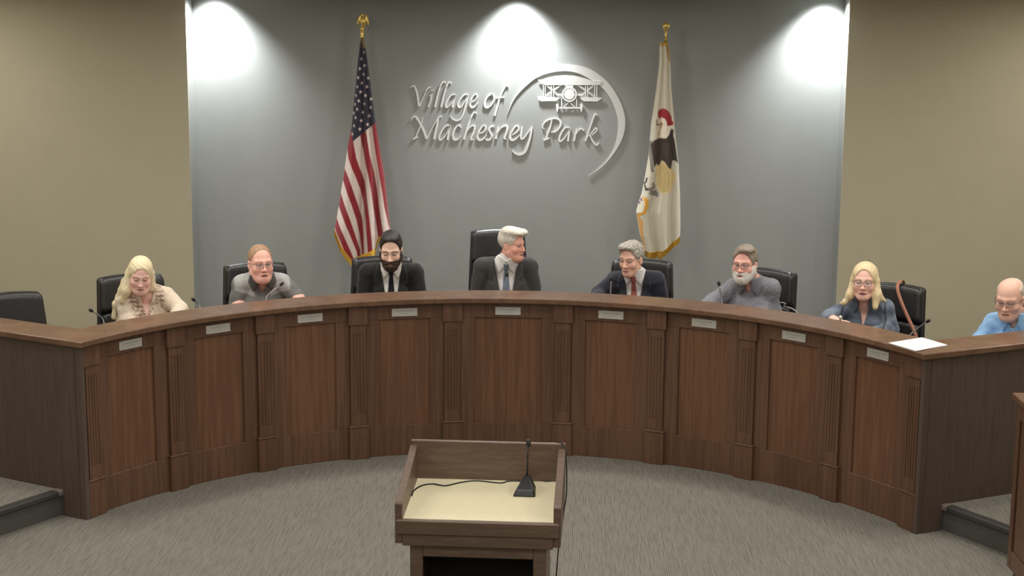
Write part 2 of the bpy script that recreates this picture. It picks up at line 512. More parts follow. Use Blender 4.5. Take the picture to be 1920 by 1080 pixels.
# raised platform behind the dais with a stepped edge on both sides
def pol(r, a): return (r * math.sin(a), r * math.cos(a))
R_PLAT = 2.815
AE = 63.3 * D2R
L0 = pol(2.925, -AE); L1 = (-3.9, L0[1] - (3.9 + L0[0]) * 0.85 / 0.53)
R0 = pol(2.925, AE); R1 = (3.9, R0[1] - (3.9 - R0[0]) * 0.83 / 0.55)
out = [L1, L0] + [pol(R_PLAT, -AE + 2 * AE * i / 48) for i in range(49)] + [R0, R1, (RX, R1[1]), (RX, OY), (-RX, OY), (-RX, L1[1])]
pf = MB().prism(out, lambda p: (p[0], p[1], p[2]), 0.0, PLAT - 0.004).build('floor_platform', M['riser']); struct(pf)
pc = MB().prism(out, lambda p: (p[0], p[1], p[2]), PLAT - 0.004, PLAT).build('platform_carpet', M['carpet'], pf)
for (a, b, side) in ((L0, L1, 1), (R0, R1, -1)):
    d = Vector((b[0] - a[0], b[1] - a[1])); L = d.length; d.normalize()
    n = Vector((d.y, -d.x)) * side * -1          # outwards, away from the platform
    if n.y > 0: n = -n
    def T(p, a=a, d=d, n=n): return (a[0] + d.x * p[0] + n.x * p[1], a[1] + d.y * p[0] + n.y * p[1], p[2])
    prof = [(-0.035, PLAT + 0.004), (0.012, PLAT + 0.004), (0.02, PLAT - 0.004), (0.02, PLAT - 0.026), (0.012, PLAT - 0.032), (0.0, PLAT - 0.032), (0.0, PLAT), (-0.035, PLAT)]
    MB().prism(prof, lambda p: T((p[2], p[0], p[1])), 0.035, L).build('step_nosing', M['nosing'], pf)
    MB().prism([(u * 1.0, z) for u, z in prof[:5]] + [(-0.035, PLAT - 0.03)], lambda p: T((p[2], p[0], p[1])), -0.045, 0.035).build('nosing_end_cap', M['nosing_end'], pf, bevel=0.002)

# ------------------------------------------------------------------ the curved dais
RF = 2.743
dp, dc = 0.2331, 0.2723
PIL = sorted([s * (dc / 2 + dp * i) for i in range(5) for s in (-1, 1)])
ZB, ZC, ZU, ZT = 0.2317, 0.920, 1.050, 1.086
HW = 0.066 / RF
dais = thing('curved_dais_desk', 'long curved dark oak council desk with fluted pilasters and nine panels', 'desk', (0, 2.8, 0))
def D(mb, name, mat, bevel=0.0025, parent=None, seg=1):
    mb.v = [(x, y - 2.8, z) for x, y, z in mb.v] 
    return mb.build(name, mat, parent or dais, bevel=bevel, seg=seg)
# wood grain coordinates follow the object; every part keeps the desk's origin
for i, a in enumerate(PIL):
    p = D(MB().arcbox(RF - 0.004, RF + 0.05, a - HW * 0.80, a + HW * 0.80, ZB, ZC + 0.004, 2), 'pilaster', M['wood'])
    sh = MB()
    hw = HW * 0.80
    for k in range(5):                                        # fillets standing between four flutes
        c = a + (k - 2) * hw * 0.40
        sh.arcbox(RF - 0.0085, RF - 0.002, c - hw * 0.115, c + hw * 0.115, ZB + 0.075, ZC - 0.055, 1)
    sh.arcbox(RF - 0.0085, RF - 0.002, a - hw, a + hw, ZB, ZB + 0.075, 2)
    sh.arcbox(RF - 0.0085, RF - 0.002, a - hw, a + hw, ZC - 0.055, ZC + 0.002, 2)
    for sg in (-1, 1):
        sh.arcbox(RF - 0.0085, RF - 0.002, a + sg * hw * 0.915 - hw * 0.085, a + sg * hw * 0.915 + hw * 0.085, ZB + 0.075, ZC - 0.055, 1)
    D(sh, 'fluted_shaft', M['wood'], 0.0012, p)
    D(MB().arcbox(RF - 0.018, RF + 0.05, a - HW, a + HW, ZC, ZU, 2), 'capital_block', M['wood'], 0.003, p)
    bb = MB().arcbox(RF - 0.018, RF + 0.05, a - HW, a + HW, 0.0, ZB - 0.012, 2)
    D(bb, 'plinth_block', M['wood'], 0.003, p)
    D(MB().arcbox(RF - 0.022, RF + 0.05, a - HW * 1.05, a + HW * 1.05, ZB - 0.012, ZB + 0.001, 2), 'plinth_moulding', M['wood'], 0.005, p, 2)
for i in range(9):
    a0, a1 = PIL[i] + HW * 0.8, PIL[i + 1] - HW * 0.8
    st = 0.095 / RF
    zt, zb = 0.942, 0.212
    b0, b1 = a0 + st, a1 - st
    fr = D(MB().arcbox(RF + 0.012, RF + 0.04, a0, a1, zt, ZU, 8), 'top_rail', M['wood'])
    D(MB().arcbox(RF + 0.012, RF + 0.04, a0, a1, 0.0, zb, 8), 'bottom_rail', M['wood'])
    D(MB().arcbox(RF + 0.012, RF + 0.04, a0, b0, zb, zt, 2), 'stile', M['wood'])
    D(MB().arcbox(RF + 0.012, RF + 0.04, b1, a1, zb, zt, 2), 'stile', M['wood'])
    D(MB().arcbox(RF + 0.026, RF + 0.04, b0, b1, zb, zt, 8), 'recessed_panel', M['panelwood'], 0)
# back board, work surface
D(MB().arcbox(RF + 0.041, RF + 0.060, -AE + 0.015, AE - 0.015, PLAT, ZU, 40), 'back_board', M['laminate'], 0)
D(MB().arcbox(RF + 0.060, 3.27, -AE + 0.10, AE - 0.10, PLAT + 0.705, PLAT + 0.735, 40), 'work_surface', M['topwood'], 0.003)
for a in [PIL[k] for k in (1, 3, 6, 8)]:
    D(MB().arcbox(RF + 0.060, 3.20, a - 0.006, a + 0.006, PLAT, PLAT + 0.705, 1), 'support_gable', M['laminate'], 0)
# wings running outwards from both ends
WL = 4.25
def wing(sg, name_end):
    u = Vector((sg * math.sin(AE), math.cos(AE)))            # outwards
    n = Vector((sg * math.cos(AE), -math.sin(AE)))           # towards the room
    def T(p): return (u.x * p[0] + n.x * p[1], u.y * p[0] + n.y * p[1], p[2])
    D(MB().box(RF - 0.016, 2.905, -0.035, 0.0, 0.0, ZU, T), 'corner_post', M['laminate'], 0.004)
    w1 = D(MB().box(2.905, WL, -0.03, -0.004, PLAT, ZU, T), 'wing_panel', M['laminate'], 0.002)
    D(MB().box(RF + 0.03, 2.905, 0.0, 0.004, 0.0, ZU, T), 'wing_panel_end', M['laminate'], 0)
    D(MB().box(2.86, WL, -0.40, -0.032, PLAT + 0.705, PLAT + 0.735, T), 'wing_work_surface', M['topwood'], 0.003)
    D(MB().box(WL - 0.03, WL, -0.40, -0.032, PLAT, PLAT + 0.705, T), 'wing_gable', M['laminate'], 0.002)
    return u, n
uL, nL = wing(-1, 'l'); uR, nR = wing(1, 'r')
# continuous counter top: a strip of front and back point pairs
def wp(u, n, r, off): return (u.x * r + n.x * off, u.y * r + n.y * off)
RC0, RC1 = 2.692, 2.985
FO, BO = 0.03, -0.255
am = AE - 0.005
ia = AE - 0.262 / RC1                                        # angle where back arc meets wing back line
pairs = [(wp(uL, nL, WL + 0.03, FO), wp(uL, nL, WL + 0.03, BO)), (wp(uL, nL, RC0 - 0.005, FO), wp(uL, nL, RC1 - 0.012, BO))]
for i in range(49):
    t = i / 48
    pairs.append((pol(RC0, -am + 2 * am * t), pol(RC1, -ia + 0.008 + 2 * (ia - 0.008) * t)))
pairs += [(wp(uR, nR, RC0 - 0.005, FO), wp(uR, nR, RC1 - 0.012, BO)), (wp(uR, nR, WL + 0.03, FO), wp(uR, nR, WL + 0.03, BO))]
ct = MB()
v = []; f = []
for a, b in pairs: v += [(a[0], a[1], ZU), (b[0], b[1], ZU), (a[0], a[1], ZT), (b[0], b[1], ZT)]
for i in range(len(pairs) - 1):
    p, q = 4 * i, 4 * i + 4
    f += [(p, q, q + 1, p + 1), (p + 2, p + 3, q + 3, q + 2), (p, p + 2, q + 2, q), (p + 1, q + 1, q + 3, p + 3)]
n4 = 4 * (len(pairs) - 1)
f += [(0, 1, 3, 2), (n4, n4 + 2, n4 + 3, n4 + 1)]
ct.add([(x, y - 2.8, z - ZU) for x, y, z in v], f)
cto = ct.build('dais_countertop', M['topwood'], None, bevel=0.006, loc=(0, 2.8, ZU + 0.0005), seg=2)
tag(cto, 'continuous brown oak counter capping the curved council desk', 'countertop')

# name plates on the panels
NP_LAB = ['nearest the left corner of the desk', 'second from the left corner', 'third from the left corner, pale with two faint lines',
          'below the man in the black suit and black tie', 'on the centre panel below the white-haired man in a grey suit', 'below the man with curly grey hair',
          'below the man with the white beard', 'third-brightest, second from the right corner of the desk', 'dim, nearest the right corner beneath the white papers']
NP_LAB[7] = 'second from the right corner of the desk'
for i in range(9):
    a = (PIL[i] + PIL[i + 1]) / 2
    r = RF + 0.0115
    c = pol(r, a)
    t = thing('name_plate', 'silver name plate ' + NP_LAB[i], 'name plate', (c[0], c[1], 0.962), -a, 'silver name plates along the desk front')
    MB().box(-0.086, 0.086, -0.006, 0.0, 0, 0.054).build('plate', M['silver'], t, bevel=0.0015)
    MB().box(-0.086, 0.086, -0.009, -0.006, 0, 0.007).build('lower_lip', M['silver'], t, bevel=0.001)
    tx = MB()
    x = -0.058
    rr = random.Random(i)
    while x < 0.056:
        wd_ = rr.uniform(0.006, 0.012); tx.box(x, x + wd_, -0.0066, -0.006, 0.031, 0.041); x += wd_ + (0.003 if rr.random() < 0.8 else 0.009)
    x = -0.026
    while x < 0.024:
        wd_ = rr.uniform(0.004, 0.008); tx.box(x, x + wd_, -0.0066, -0.006, 0.016, 0.021); x += wd_ + 0.003
    tx.build('engraved_lines', M['ink'], t)

# ------------------------------------------------------------------ wall lettering and emblem
# drawn on a grid of sign units (1 unit = 4.24 mm) lying in the plane of the grey wall
SGY = WALL_Y - 0.002
def SP(u, w, d):
    du, dw = u - 960, w - 230
    return (0.004239 * du + 0.000032 * dw - 0.048, SGY - d, 0.000041 * du - 0.004223 * dw + 2.0765)
sign = thing('wall_sign', 'raised pale metal script lettering with biplane and crescent on the grey wall', 'sign', (0, SGY, 2.0))
def sgn(mb, name, parent=None, bevel=0.0, smooth=False):
    mb.v = [(x, y - SGY, z - 2.0) for x, y, z in mb.v]
    return mb.build(name, M['sign'], parent or sign, bevel=bevel, smooth=smooth)
def ribbon(mb, pts, widths, d0, d1, n=7):
    P = spline([(x, y, w) for (x, y), w in zip(pts, widths)], n)
    L = []; Rr = []
    for i, p in enumerate(P):
        a = P[max(0, i - 1)]; b = P[min(len(P) - 1, i + 1)]
        t = np.array([b[0] - a[0], b[1] - a[1]]); t = t / (np.linalg.norm(t) + 1e-9)
        nn = np.array([-t[1], t[0]]); h = max(0.3, p[2] / 2)
        L.append((p[0] + nn[0] * h, p[1] + nn[1] * h)); Rr.append((p[0] - nn[0] * h, p[1] - nn[1] * h))
    v = []; f = []
    for a, b in zip(L, Rr): v += [SP(a[0], a[1], d0), SP(b[0], b[1], d0), SP(a[0], a[1], d1), SP(b[0], b[1], d1)]
    for i in range(len(L) - 1):
        p, q = 4 * i, 4 * i + 4
        f += [(p, q, q + 1, p + 1), (p + 2, p + 3, q + 3, q + 2), (p, p + 2, q + 2, q), (p + 1, q + 1, q + 3, p + 3)]
    n4 = 4 * (len(L) - 1)
    f += [(0, 1, 3, 2), (n4, n4 + 2, n4 + 3, n4 + 1)]
    mb.add(v, f)
K = 6.75
def letter(strokes, ox):
    mb = MB()
    for j, (pts, wd_) in enumerate(strokes):
        P = [(ox + x / K, 140 + y / K) for x, y in pts]
        if len(wd_) < len(P): wd_ = list(np.interp(np.linspace(0, 1, len(P)), np.linspace(0, 1, len(wd_)), wd_))
        ribbon(mb, P, [q / K for q in wd_], 0.0005, 0.0068 + 0.0002 * j)
    # two stand-off pins hold each letter on the wall
    x, y = strokes[0][0][len(strokes[0][0]) // 2]; c = SP(ox + x / K, 140 + y / K, 0)
    mb.tube([(c[0], SGY + 0.002, c[2]), (c[0], SGY - 0.012, c[2])], 0.003, 6)
    x, y = strokes[-1][0][-1]; c = SP(ox + x / K, 140 + y / K, 0)
    mb.tube([(c[0], SGY + 0.002, c[2]), (c[0], SGY - 0.012, c[2])], 0.003, 6)
    return sgn(mb, 'letter')
A0, B0 = 760, 940
W1 = [10, 20, 24]
letter([([(62, 172), (85, 150), (113, 143), (135, 190), (155, 270), (172, 400)], [8, 14, 24, 26, 26, 26]), ([(176, 402), (210, 325), (250, 240), (285, 175), (322, 155)], [20, 14, 14, 18, 26])], A0)
letter([([(300, 272), (330, 256), (318, 330), (290, 408)], [8, 18, 20, 22]), ([(332, 212), (362, 190)], [18, 14])], A0)
letter([([(515, 105), (483, 92), (448, 140), (410, 260), (375, 408)], [6, 20, 20, 20, 24])], A0)
letter([([(588, 116), (556, 93), (522, 150), (485, 270), (453, 408)], [6, 20, 20, 20, 24])], A0)
letter([([(640, 258), (590, 250), (545, 305), (512, 378), (524, 412), (562, 388), (604, 325), (636, 258), (612, 340), (597, 412)], [14, 18, 20, 22, 22, 16, 12, 16, 20, 24])], A0)
letter([([(796, 252), (750, 250), (702, 300), (668, 372), (680, 410), (716, 395), (762, 320), (796, 256), (768, 370), (737, 480), (700, 555), (650, 580), (602, 562), (568, 525)], [14, 18, 20, 22, 22, 16, 12, 16, 20, 20, 20, 18, 14, 8])], A0)
letter([([(832, 345), (872, 332), (908, 285), (905, 250), (870, 255), (836, 310), (820, 380), (845, 414), (880, 400), (918, 360)], [10, 14, 18, 18, 16, 20, 26, 24, 18, 10])], A0)
letter([([(1105, 256), (1060, 258), (1020, 310), (1006, 378), (1025, 414), (1070, 400), (1112, 340), (1128, 280), (1105, 256), (1085, 254)], [20, 20, 24, 28, 26, 20, 22, 24, 22, 18])], A0)
letter([([(1306, 152), (1272, 140), (1240, 190), (1200, 280), (1165, 400), (1130, 520)], [8, 18, 20, 22, 26, 28]), ([(1148, 296), (1250, 284)], [14, 14])], A0)
letter([([(65, 585), (85, 545), (117, 527), (155, 570), (200, 650), (240, 740), (264, 818)], [8, 16, 24, 28, 28, 28, 28]), ([(216, 540), (205, 600), (170, 690), (125, 790), (100, 815)], [8, 14, 16, 18, 18]), ([(88, 818), (155, 790)], [24, 14]),
        ([(266, 815), (302, 740), (360, 635), (420, 540), (460, 527)], [20, 14, 12, 16, 24]), ([(418, 545), (400, 640), (375, 740), (360, 818)], [20, 26, 28, 30])], A0)
letter([([(562, 643), (515, 645), (465, 700), (425, 790), (440, 828), (482, 800), (526, 730), (562, 646), (547, 730), (532, 825)], [14, 20, 22, 24, 24, 16, 12, 18, 24, 28])], A0)
letter([([(702, 672), (690, 642), (650, 650), (615, 710), (598, 780), (615, 822), (655, 820), (698, 785)], [16, 22, 20, 24, 26, 26, 22, 10])], A0)
letter([([(905, 494), (872, 473), (836, 530), (790, 660), (738, 822)], [8, 20, 22, 26, 28]), ([(748, 775), (795, 690), (840, 648), (878, 650), (868, 715), (840, 780), (832, 822), (856, 822)], [12, 14, 20, 24, 24, 26, 24, 10])], A0)
letter([([(935, 745), (985, 727), (1018, 675), (1005, 642), (970, 655), (930, 720), (912, 790), (935, 827), (975, 817), (1025, 770)], [12, 18, 24, 22, 20, 24, 30, 28, 22, 10])], A0)
letter([([(1128, 660), (1095, 650), (1060, 685), (1075, 725), (1096, 770), (1075, 815), (1040, 827), (1008, 815)], [14, 24, 26, 30, 30, 26, 24, 12])], A0)
letter([([(1178, 655), (1165, 720), (1145, 815)], [24, 28, 30]), ([(1150, 770), (1200, 682), (1250, 648), (1292, 655), (1282, 720), (1256, 800), (1278, 815)], [12, 18, 26, 30, 30, 28, 10])], A0)
letter([([(128, 765), (172, 742), (218, 692), (215, 650), (175, 655), (132, 720), (112, 790), (135, 827), (180, 812), (232, 765)], [12, 20, 26, 24, 22, 26, 32, 30, 24, 10])], B0)
letter([([(262, 655), (258, 720), (250, 790), (270, 815), (322, 755), (385, 665)], [24, 28, 28, 22, 16, 18]), ([(388, 655), (372, 760), (340, 880), (300, 975), (240, 1010), (185, 1000), (140, 965)], [22, 28, 30, 32, 32, 26, 12])], B0)
letter([([(640, 560), (625, 640), (592, 740), (566, 822)], [16, 20, 24, 28]), ([(535, 830), (618, 800)], [24, 18]), ([(548, 692), (522, 655), (560, 590), (640, 556), (710, 556), (752, 595), (740, 660), (690, 715), (632, 728)], [10, 16, 22, 20, 24, 28, 26, 20, 14])], B0)
letter([([(862, 668), (810, 670), (765, 730), (735, 800), (745, 842), (787, 820), (836, 750), (872, 678), (855, 760), (847, 842)], [14, 20, 22, 24, 24, 16, 12, 16, 22, 26])], B0)
letter([([(955, 680), (942, 750), (920, 842)], [18, 22, 26]), ([(930, 785), (970, 712), (1012, 682), (1045, 705)], [10, 16, 20, 14])], B0)
letter([([(1220, 520), (1190, 497), (1160, 560), (1115, 690), (1065, 842)], [8, 20, 20, 22, 24]), ([(1090, 790), (1150, 730), (1195, 675), (1208, 710), (1145, 768)], [10, 14, 16, 18, 14]), ([(1125, 765), (1160, 840), (1205, 890), (1240, 865)], [16, 22, 24, 10])], B0)
# crescent
oc = [(845, 500), (890, 375), (980, 265), (1070, 190), (1160, 145), (1280, 124), (1400, 138), (1500, 180), (1600, 262), (1680, 380), (1724, 500), (1728, 600), (1700, 702), (1640, 802), (1560, 892), (1458, 965)]
ic = [(845, 500), (900, 380), (1000, 272), (1100, 207), (1240, 175), (1360, 186), (1460, 232), (1550, 295), (1620, 385), (1665, 500), (1675, 600), (1655, 722), (1600, 830), (1520, 915), (1458, 965)]
def resample(P, n):
    P = spline(P, 6); P = np.array(P); s = np.concatenate([[0], np.cumsum(np.linalg.norm(np.diff(P, axis=0), axis=1))]); t = np.linspace(0, s[-1], n)
    return np.stack([np.interp(t, s, P[:, 0]), np.interp(t, s, P[:, 1])], -1)
oc, ic = resample(oc, 60), resample(ic, 60)
mb = MB(); v = []; f = []
for a, b in zip(oc, ic):
    a = (740 + a[0] / 4, 90 + a[1] / 4); b = (740 + b[0] / 4, 90 + b[1] / 4)
    v += [SP(a[0], a[1], 0.001), SP(b[0], b[1], 0.001), SP(a[0], a[1], 0.007), SP(b[0], b[1], 0.007)]
for i in range(59):
    p, q = 4 * i, 4 * i + 4
    f += [(p, q, q + 1, p + 1), (p + 2, p + 3, q + 3, q + 2), (p, p + 2, q + 2, q), (p + 1, q + 1, q + 3, p + 3)]
mb.add(v, f)
for k in (12, 30, 48):
    m_ = (oc[k] + ic[k]) / 2; c = SP(740 + m_[0] / 4, 90 + m_[1] / 4, 0)
    mb.tube([(c[0], SGY + 0.002, c[2]), (c[0], SGY - 0.01, c[2])], 0.004, 6)
sgn(mb, 'crescent')
# biplane
def BP(x, y): return (985 + x / 10.8, 130 + y / 10.8)
def TP(p): return SP(p[0], p[1], p[2])
plane = sgn(MB().prism([BP(*q) for q in [(250, 215), (330, 205), (430, 172), (600, 132), (800, 120), (1000, 132), (1200, 182), (1340, 226), (1535, 240), (1535, 275), (1480, 320), (400, 318), (300, 272)]], TP, 0.00715, 0.01170), 'biplane_upper_wing')
sgn(MB().prism([BP(*q) for q in [(250, 545), (360, 545), (690, 572), (690, 592), (620, 640), (320, 645), (258, 605)]], TP, 0.00585, 0.01170), 'lower_wing', plane)
sgn(MB().prism([BP(*q) for q in [(1110, 592), (1160, 562), (1548, 570), (1542, 592), (1455, 650), (1180, 645)]], TP, 0.00585, 0.01170), 'lower_wing', plane)
def bar(x0, y0, x1, y1, w, name='strut', d=0.00975):
    mb = MB(); a, b = BP(x0, y0), BP(x1, y1)
    ribbon(mb, [a, ((a[0] + b[0]) / 2, (a[1] + b[1]) / 2), b], [w / 10.8] * 3, 0.00585, d, 2)
    return sgn(mb, name, plane)
for x in (365, 402, 528, 572): bar(x, 305, x, 565, 20)
for x in (1215, 1258, 1400, 1442): bar(x, 305, x, 575, 20)
for (x0, y0, x1, y1) in ((420, 322, 665, 545), (450, 318, 690, 530), (735, 318, 410, 548), (700, 318, 385, 540), (1045, 318, 1390, 560), (1080, 318, 1400, 535), (1400, 322, 1125, 545), (1370, 318, 1100, 540)):
    bar(x0, y0, x1, y1, 16, 'brace_wire', 0.00910)
bar(640, 510, 790, 512, 36, 'wing_root'); bar(990, 515, 1170, 515, 34, 'wing_root')
sgn(MB().prism([BP(*q) for q in [(800, 315), (970, 315), (960, 400), (1030, 420), (860, 480), (760, 430), (815, 400)]], TP, 0.00520, 0.01073), 'cabane', plane)
cx, cy = 890, 505
ring = MB(); n = 40; v = []; f = []
for k in range(n):
    for rr_, dd in ((152, 0.00520), (122, 0.00520), (152, 0.01235), (122, 0.01235)):
        q = BP(cx + rr_ * math.cos(2 * PI * k / n), cy + rr_ * math.sin(2 * PI * k / n)); v.append(SP(q[0], q[1], dd))
for k in range(n):
    p, q = 4 * k, 4 * ((k + 1) % n)
    f += [(p, q, q + 1, p + 1), (p + 2, p + 3, q + 3, q + 2), (p, p + 2, q + 2, q), (p + 1, q + 1, q + 3, p + 3)]
sgn(ring.add(v, f), 'engine_cowl', plane)
sgn(MB().prism([BP(cx + 104 * math.cos(2 * PI * k / 32), cy + 104 * math.sin(2 * PI * k / 32)) for k in range(32)], TP, 0.00195, 0.01235), 'engine_disc', plane)
for (x0, y0, x1, y1, w) in ((735, 580, 735, 765, 20), (1035, 580, 1035, 765, 20), (890, 660, 765, 765, 18), (890, 660, 1005, 765, 18)): bar(x0, y0, x1, y1, w, 'gear_leg')
bar(640, 778, 1140, 778, 32, 'axle')
for x in (648, 1132):
    sgn(MB().prism([BP(*q) for q in [(x - 28, 720), (x - 12, 690), (x + 12, 690), (x + 28, 720), (x + 24, 800), (x + 6, 860), (x - 6, 860), (x - 24, 800)]], TP, 0.00390, 0.01170), 'wheel', plane)

# ------------------------------------------------------------------ flags
def in_poly(poly, U, V): return poly_sdf(poly, U, V) < 0
def flag(label, aff, left, right, bottom, top, paint, folds, seed, pole_px, fin, name):
    "drape hung from a pole; u, w are drape units (1 unit = 4.1 mm) across and down"
    ax_, bx, cx_, az, bz, cz = aff
    FY = 4.6
    def P(u, w): return (ax_ * (u - 960) + bx * (w - 230) + cx_, az * (u - 960) + bz * (w - 230) + cz)
    px, pz = P(*pole_px)
    t = thing(name, label, 'flag', (px, FY + 0.03, PLAT))
    NU, NW = 170, 400
    lw = np.array(left, float); rw = np.array(right, float); bo = np.array(bottom, float)
    W0 = top
    S_ = np.linspace(0, 1, NU); Tt = np.linspace(0, 1, NW)
    U = np.zeros((NW, NU)); Wv = np.zeros((NW, NU))
    ub = np.interp(S_, np.linspace(0, 1, len(bo)), bo[:, 0]); wb = np.interp(S_, np.linspace(0, 1, len(bo)), bo[:, 1])
    for i, tt in enumerate(Tt):
        w_row = W0 + (wb - W0) * tt
        ul = np.interp(w_row, lw[:, 1], lw[:, 0]); ur = np.interp(w_row, rw[:, 1], rw[:, 0])
        s0 = (ub - np.interp(wb, lw[:, 1], lw[:, 0])) / (np.interp(wb, rw[:, 1], rw[:, 0]) - np.interp(wb, lw[:, 1], lw[:, 0]) + 1e-6)
        ss = S_ * (1 - tt) + np.clip(s0, 0, 1) * tt
        U[i] = ul + (ur - ul) * ss; Wv[i] = w_row
    wid = (np.interp(Wv, rw[:, 1], rw[:, 0]) - np.interp(Wv, lw[:, 1], lw[:, 0])) * 0.0041
    # fold depth: ridges fan out from the top of the pole
    dep = np.zeros_like(U)
    sn = (U - np.interp(Wv, lw[:, 1], lw[:, 0])) / np.maximum(np.interp(Wv, rw[:, 1], rw[:, 0]) - np.interp(Wv, lw[:, 1], lw[:, 0]), 1)
    amp = 0.018 + 0.05 * np.clip((Wv - W0) / 400, 0, 1)
    for (pos, wdt, h) in folds:
        dep += h * amp * np.exp(-((sn - pos) / wdt) ** 2)
    dep += 0.004 * wav(sn * 9, (Wv - W0) / 60, 0 * sn, 1.0, seed)
    rim = np.sqrt(np.clip(1 - (2 * sn - 1) ** 2, 0, 1))
    front = -(0.02 + 0.06 * np.clip(wid / 0.45, 0, 1) * rim + dep)
    X, Z = P(U, Wv)
    vf = np.stack([X - px, front - 0.03 + 0 * X, Z - PLAT], -1).reshape(-1, 3)
    vb = np.stack([X - px, 0.035 * rim + 0 * X, Z - PLAT], -1).reshape(-1, 3)
    i0 = np.arange(NW - 1)[:, None] * NU + np.arange(NU - 1)[None]
    q = np.stack([i0, i0 + NU, i0 + NU + 1, i0 + 1], -1).reshape(-1, 4)
    n = NU * NW
    qb = q[:, ::-1] + n
    eL = np.arange(NW - 1) * NU; eR = eL + NU - 1
    side = np.concatenate([np.stack([eL, eL + n, eL + NU + n, eL + NU], -1), np.stack([eR, eR + NU, eR + NU + n, eR + n], -1)])
    cols = paint(U, Wv).reshape(-1, 3)
    cl = mk('cloth', np.concatenate([vf, vb]), np.concatenate([q, qb, side]), M['flag'], t, True, np.concatenate([cols, cols]))
    # fringe along the lower hem: a double row of cord ends
    return t, P, px, (S_, ub, wb, vf.reshape(NW, NU, 3)), cl
def pole(t, px, top_z, tilt=0.0):
    MB().tube([(0, 0, 0.03), (0, 0, top_z - PLAT)], 0.0135, 12).build('pole', M['gold'], t, True)
    MB().lathe([(0.0, 0.0), (0.14, 0.0), (0.14, 0.015), (0.1, 0.035), (0.04, 0.05), (0.025, 0.12), (0.0, 0.12)]).build('floor_stand', M['gold'], t, True)
def fringe(t, data, s0, s1, drop, name='fringe'):
    S_, ub, wb, V = data
    row = V[-1]
    ids_ = [i for i in range(len(S_)) if s0 <= S_[i] <= s1]
    v = []; f = []
    k = 0
    fine = []
    for a, b in zip(ids_[:-1], ids_[1:]):
        for m_ in range(2): fine.append(row[a] * (1 - m_ / 2) + row[b] * m_ / 2)
    for j, p in enumerate(fine):
        o = 0.004 if j % 2 else -0.003
        dl = drop * (1 + 0.06 * math.sin(j * 1.7))
        v += [(p[0], p[1] - 0.006 + o, p[2] + 0.012), (p[0], p[1] - 0.008 + o, p[2] - dl), (p[0], p[1] + 0.006 + o, p[2] + 0.012), (p[0], p[1] + 0.004 + o, p[2] - dl)]
    for j in range(len(fine) - 1):
        p, q = 4 * j, 4 * j + 4
        f += [(p, p + 1, q + 1, q), (p + 2, q + 2, q + 3, p + 3), (p + 1, p + 3, q + 3, q + 1)]
    return mk(name, v, f, M['fringe'], t, False)
# --- flag with stars and stripes
ZK = 4.155
def up(x, y, oy): return (600 + x / ZK, oy + y / ZK)
RED = S(132, 30, 36); WHT = S(206, 190, 180); NAVY = S(40, 38, 54)
cent = {'B': [(330, -60), (347, 0), (375, 150), (410, 300), (428, 420), (445, 560), (482, 790), (490, 1000)],
        'A': [(235, -30), (240, 60), (262, 180), (308, 300), (350, 420), (362, 520), (380, 650), (405, 920), (410, 1100)],
        'Cc': [(120, 180), (205, 335), (237, 420), (285, 540), (318, 660), (330, 780), (334, 920), (336, 1100)],
        'D': [(60, 270), (130, 430), (165, 525), (215, 640), (265, 760), (315, 905), (322, 1100)],
        'E': [(0, 440), (80, 590), (128, 700), (190, 820), (262, 970), (300, 1100)],
        'F': [(440, -60), (447, 30), (468, 180), (492, 330), (512, 440), (530, 560), (575, 760), (600, 1000)]}
stars = [(347, 362), (328, 413), (352, 463), (315, 487), (341, 530), (302, 555), (378, 560), (333, 598), (296, 625), (370, 626), (322, 665), (286, 692), (360, 692), (308, 733), (350, 757), (278, 760), (402, 720), (296, 797), (339, 823), (398, 785), (268, 828), (284, 862), (328, 886), (389, 850), (272, 925), (317, 950), (378, 914), (258, 990)]
def paint_us(U, W):
    X = (U - 600) * ZK; Y = (W - 250) * ZK
    cs = np.stack([np.interp(Y, [p[1] for p in c], [p[0] for p in c]) for c in cent.values()], -1)
    cs = np.sort(cs, -1)
    red = np.zeros(U.shape)
    for k in range(cs.shape[-1]):
        lo = cs[..., k] - cs[..., k - 1] if k else np.full(U.shape, 110.0)
        hi = cs[..., k + 1] - cs[..., k] if k < cs.shape[-1] - 1 else np.full(U.shape, 90.0)
        red = np.maximum(red, np.clip(np.minimum(X - cs[..., k] + np.clip(lo, 16, 140) / 4, cs[..., k] + np.clip(hi, 16, 140) / 4 - X) / 7 + 0.5, 0, 1))
    col = np.array(WHT) + red[..., None] * (np.array(RED) - np.array(WHT))
    Y1 = (W - 10) * ZK
    can = (Y1 < 1062 - (X - 245) * 0.84) & ~((X < 262) & (Y1 > 935) & (Y1 > 940 + (X - 240) * 4)) & ~((X > 430) & (Y1 > 905))
    col = np.where(can[..., None], np.array(NAVY), col)
    for i, (sx, sy) in enumerate(stars):
        r = 13.5 if sy > 450 else 11
        a0 = -0.25
        pts = []
        for k in range(10):
            rr_ = r if k % 2 == 0 else r * 0.45
            pts.append((sx + (rr_ * (0.8 if sx < 300 else 1.0)) * math.sin(a0 + k * PI / 5), sy - rr_ * 1.15 * math.cos(a0 + k * PI / 5)))
        m = (np.abs(X - sx) < 18) & (np.abs(Y1 - sy) < 20)
        if m.any():
            ii = np.argwhere(m); xs, ys = X[m], Y1[m]
            al = np.clip(0.5 - poly_sdf(pts, xs, ys) / 4, 0, 1)[:, None]
            ix = tuple(ii.T); col[ix] = col[ix] * (1 - al) + np.array(WHT) * al
    # gilt edge at the very top by the pole
    col = np.where(((X > 318) & (Y1 < 330) & (X > 318 + (Y1 - 262) * 0.25))[..., None], np.array(S(140, 112, 70)), col)
    return col
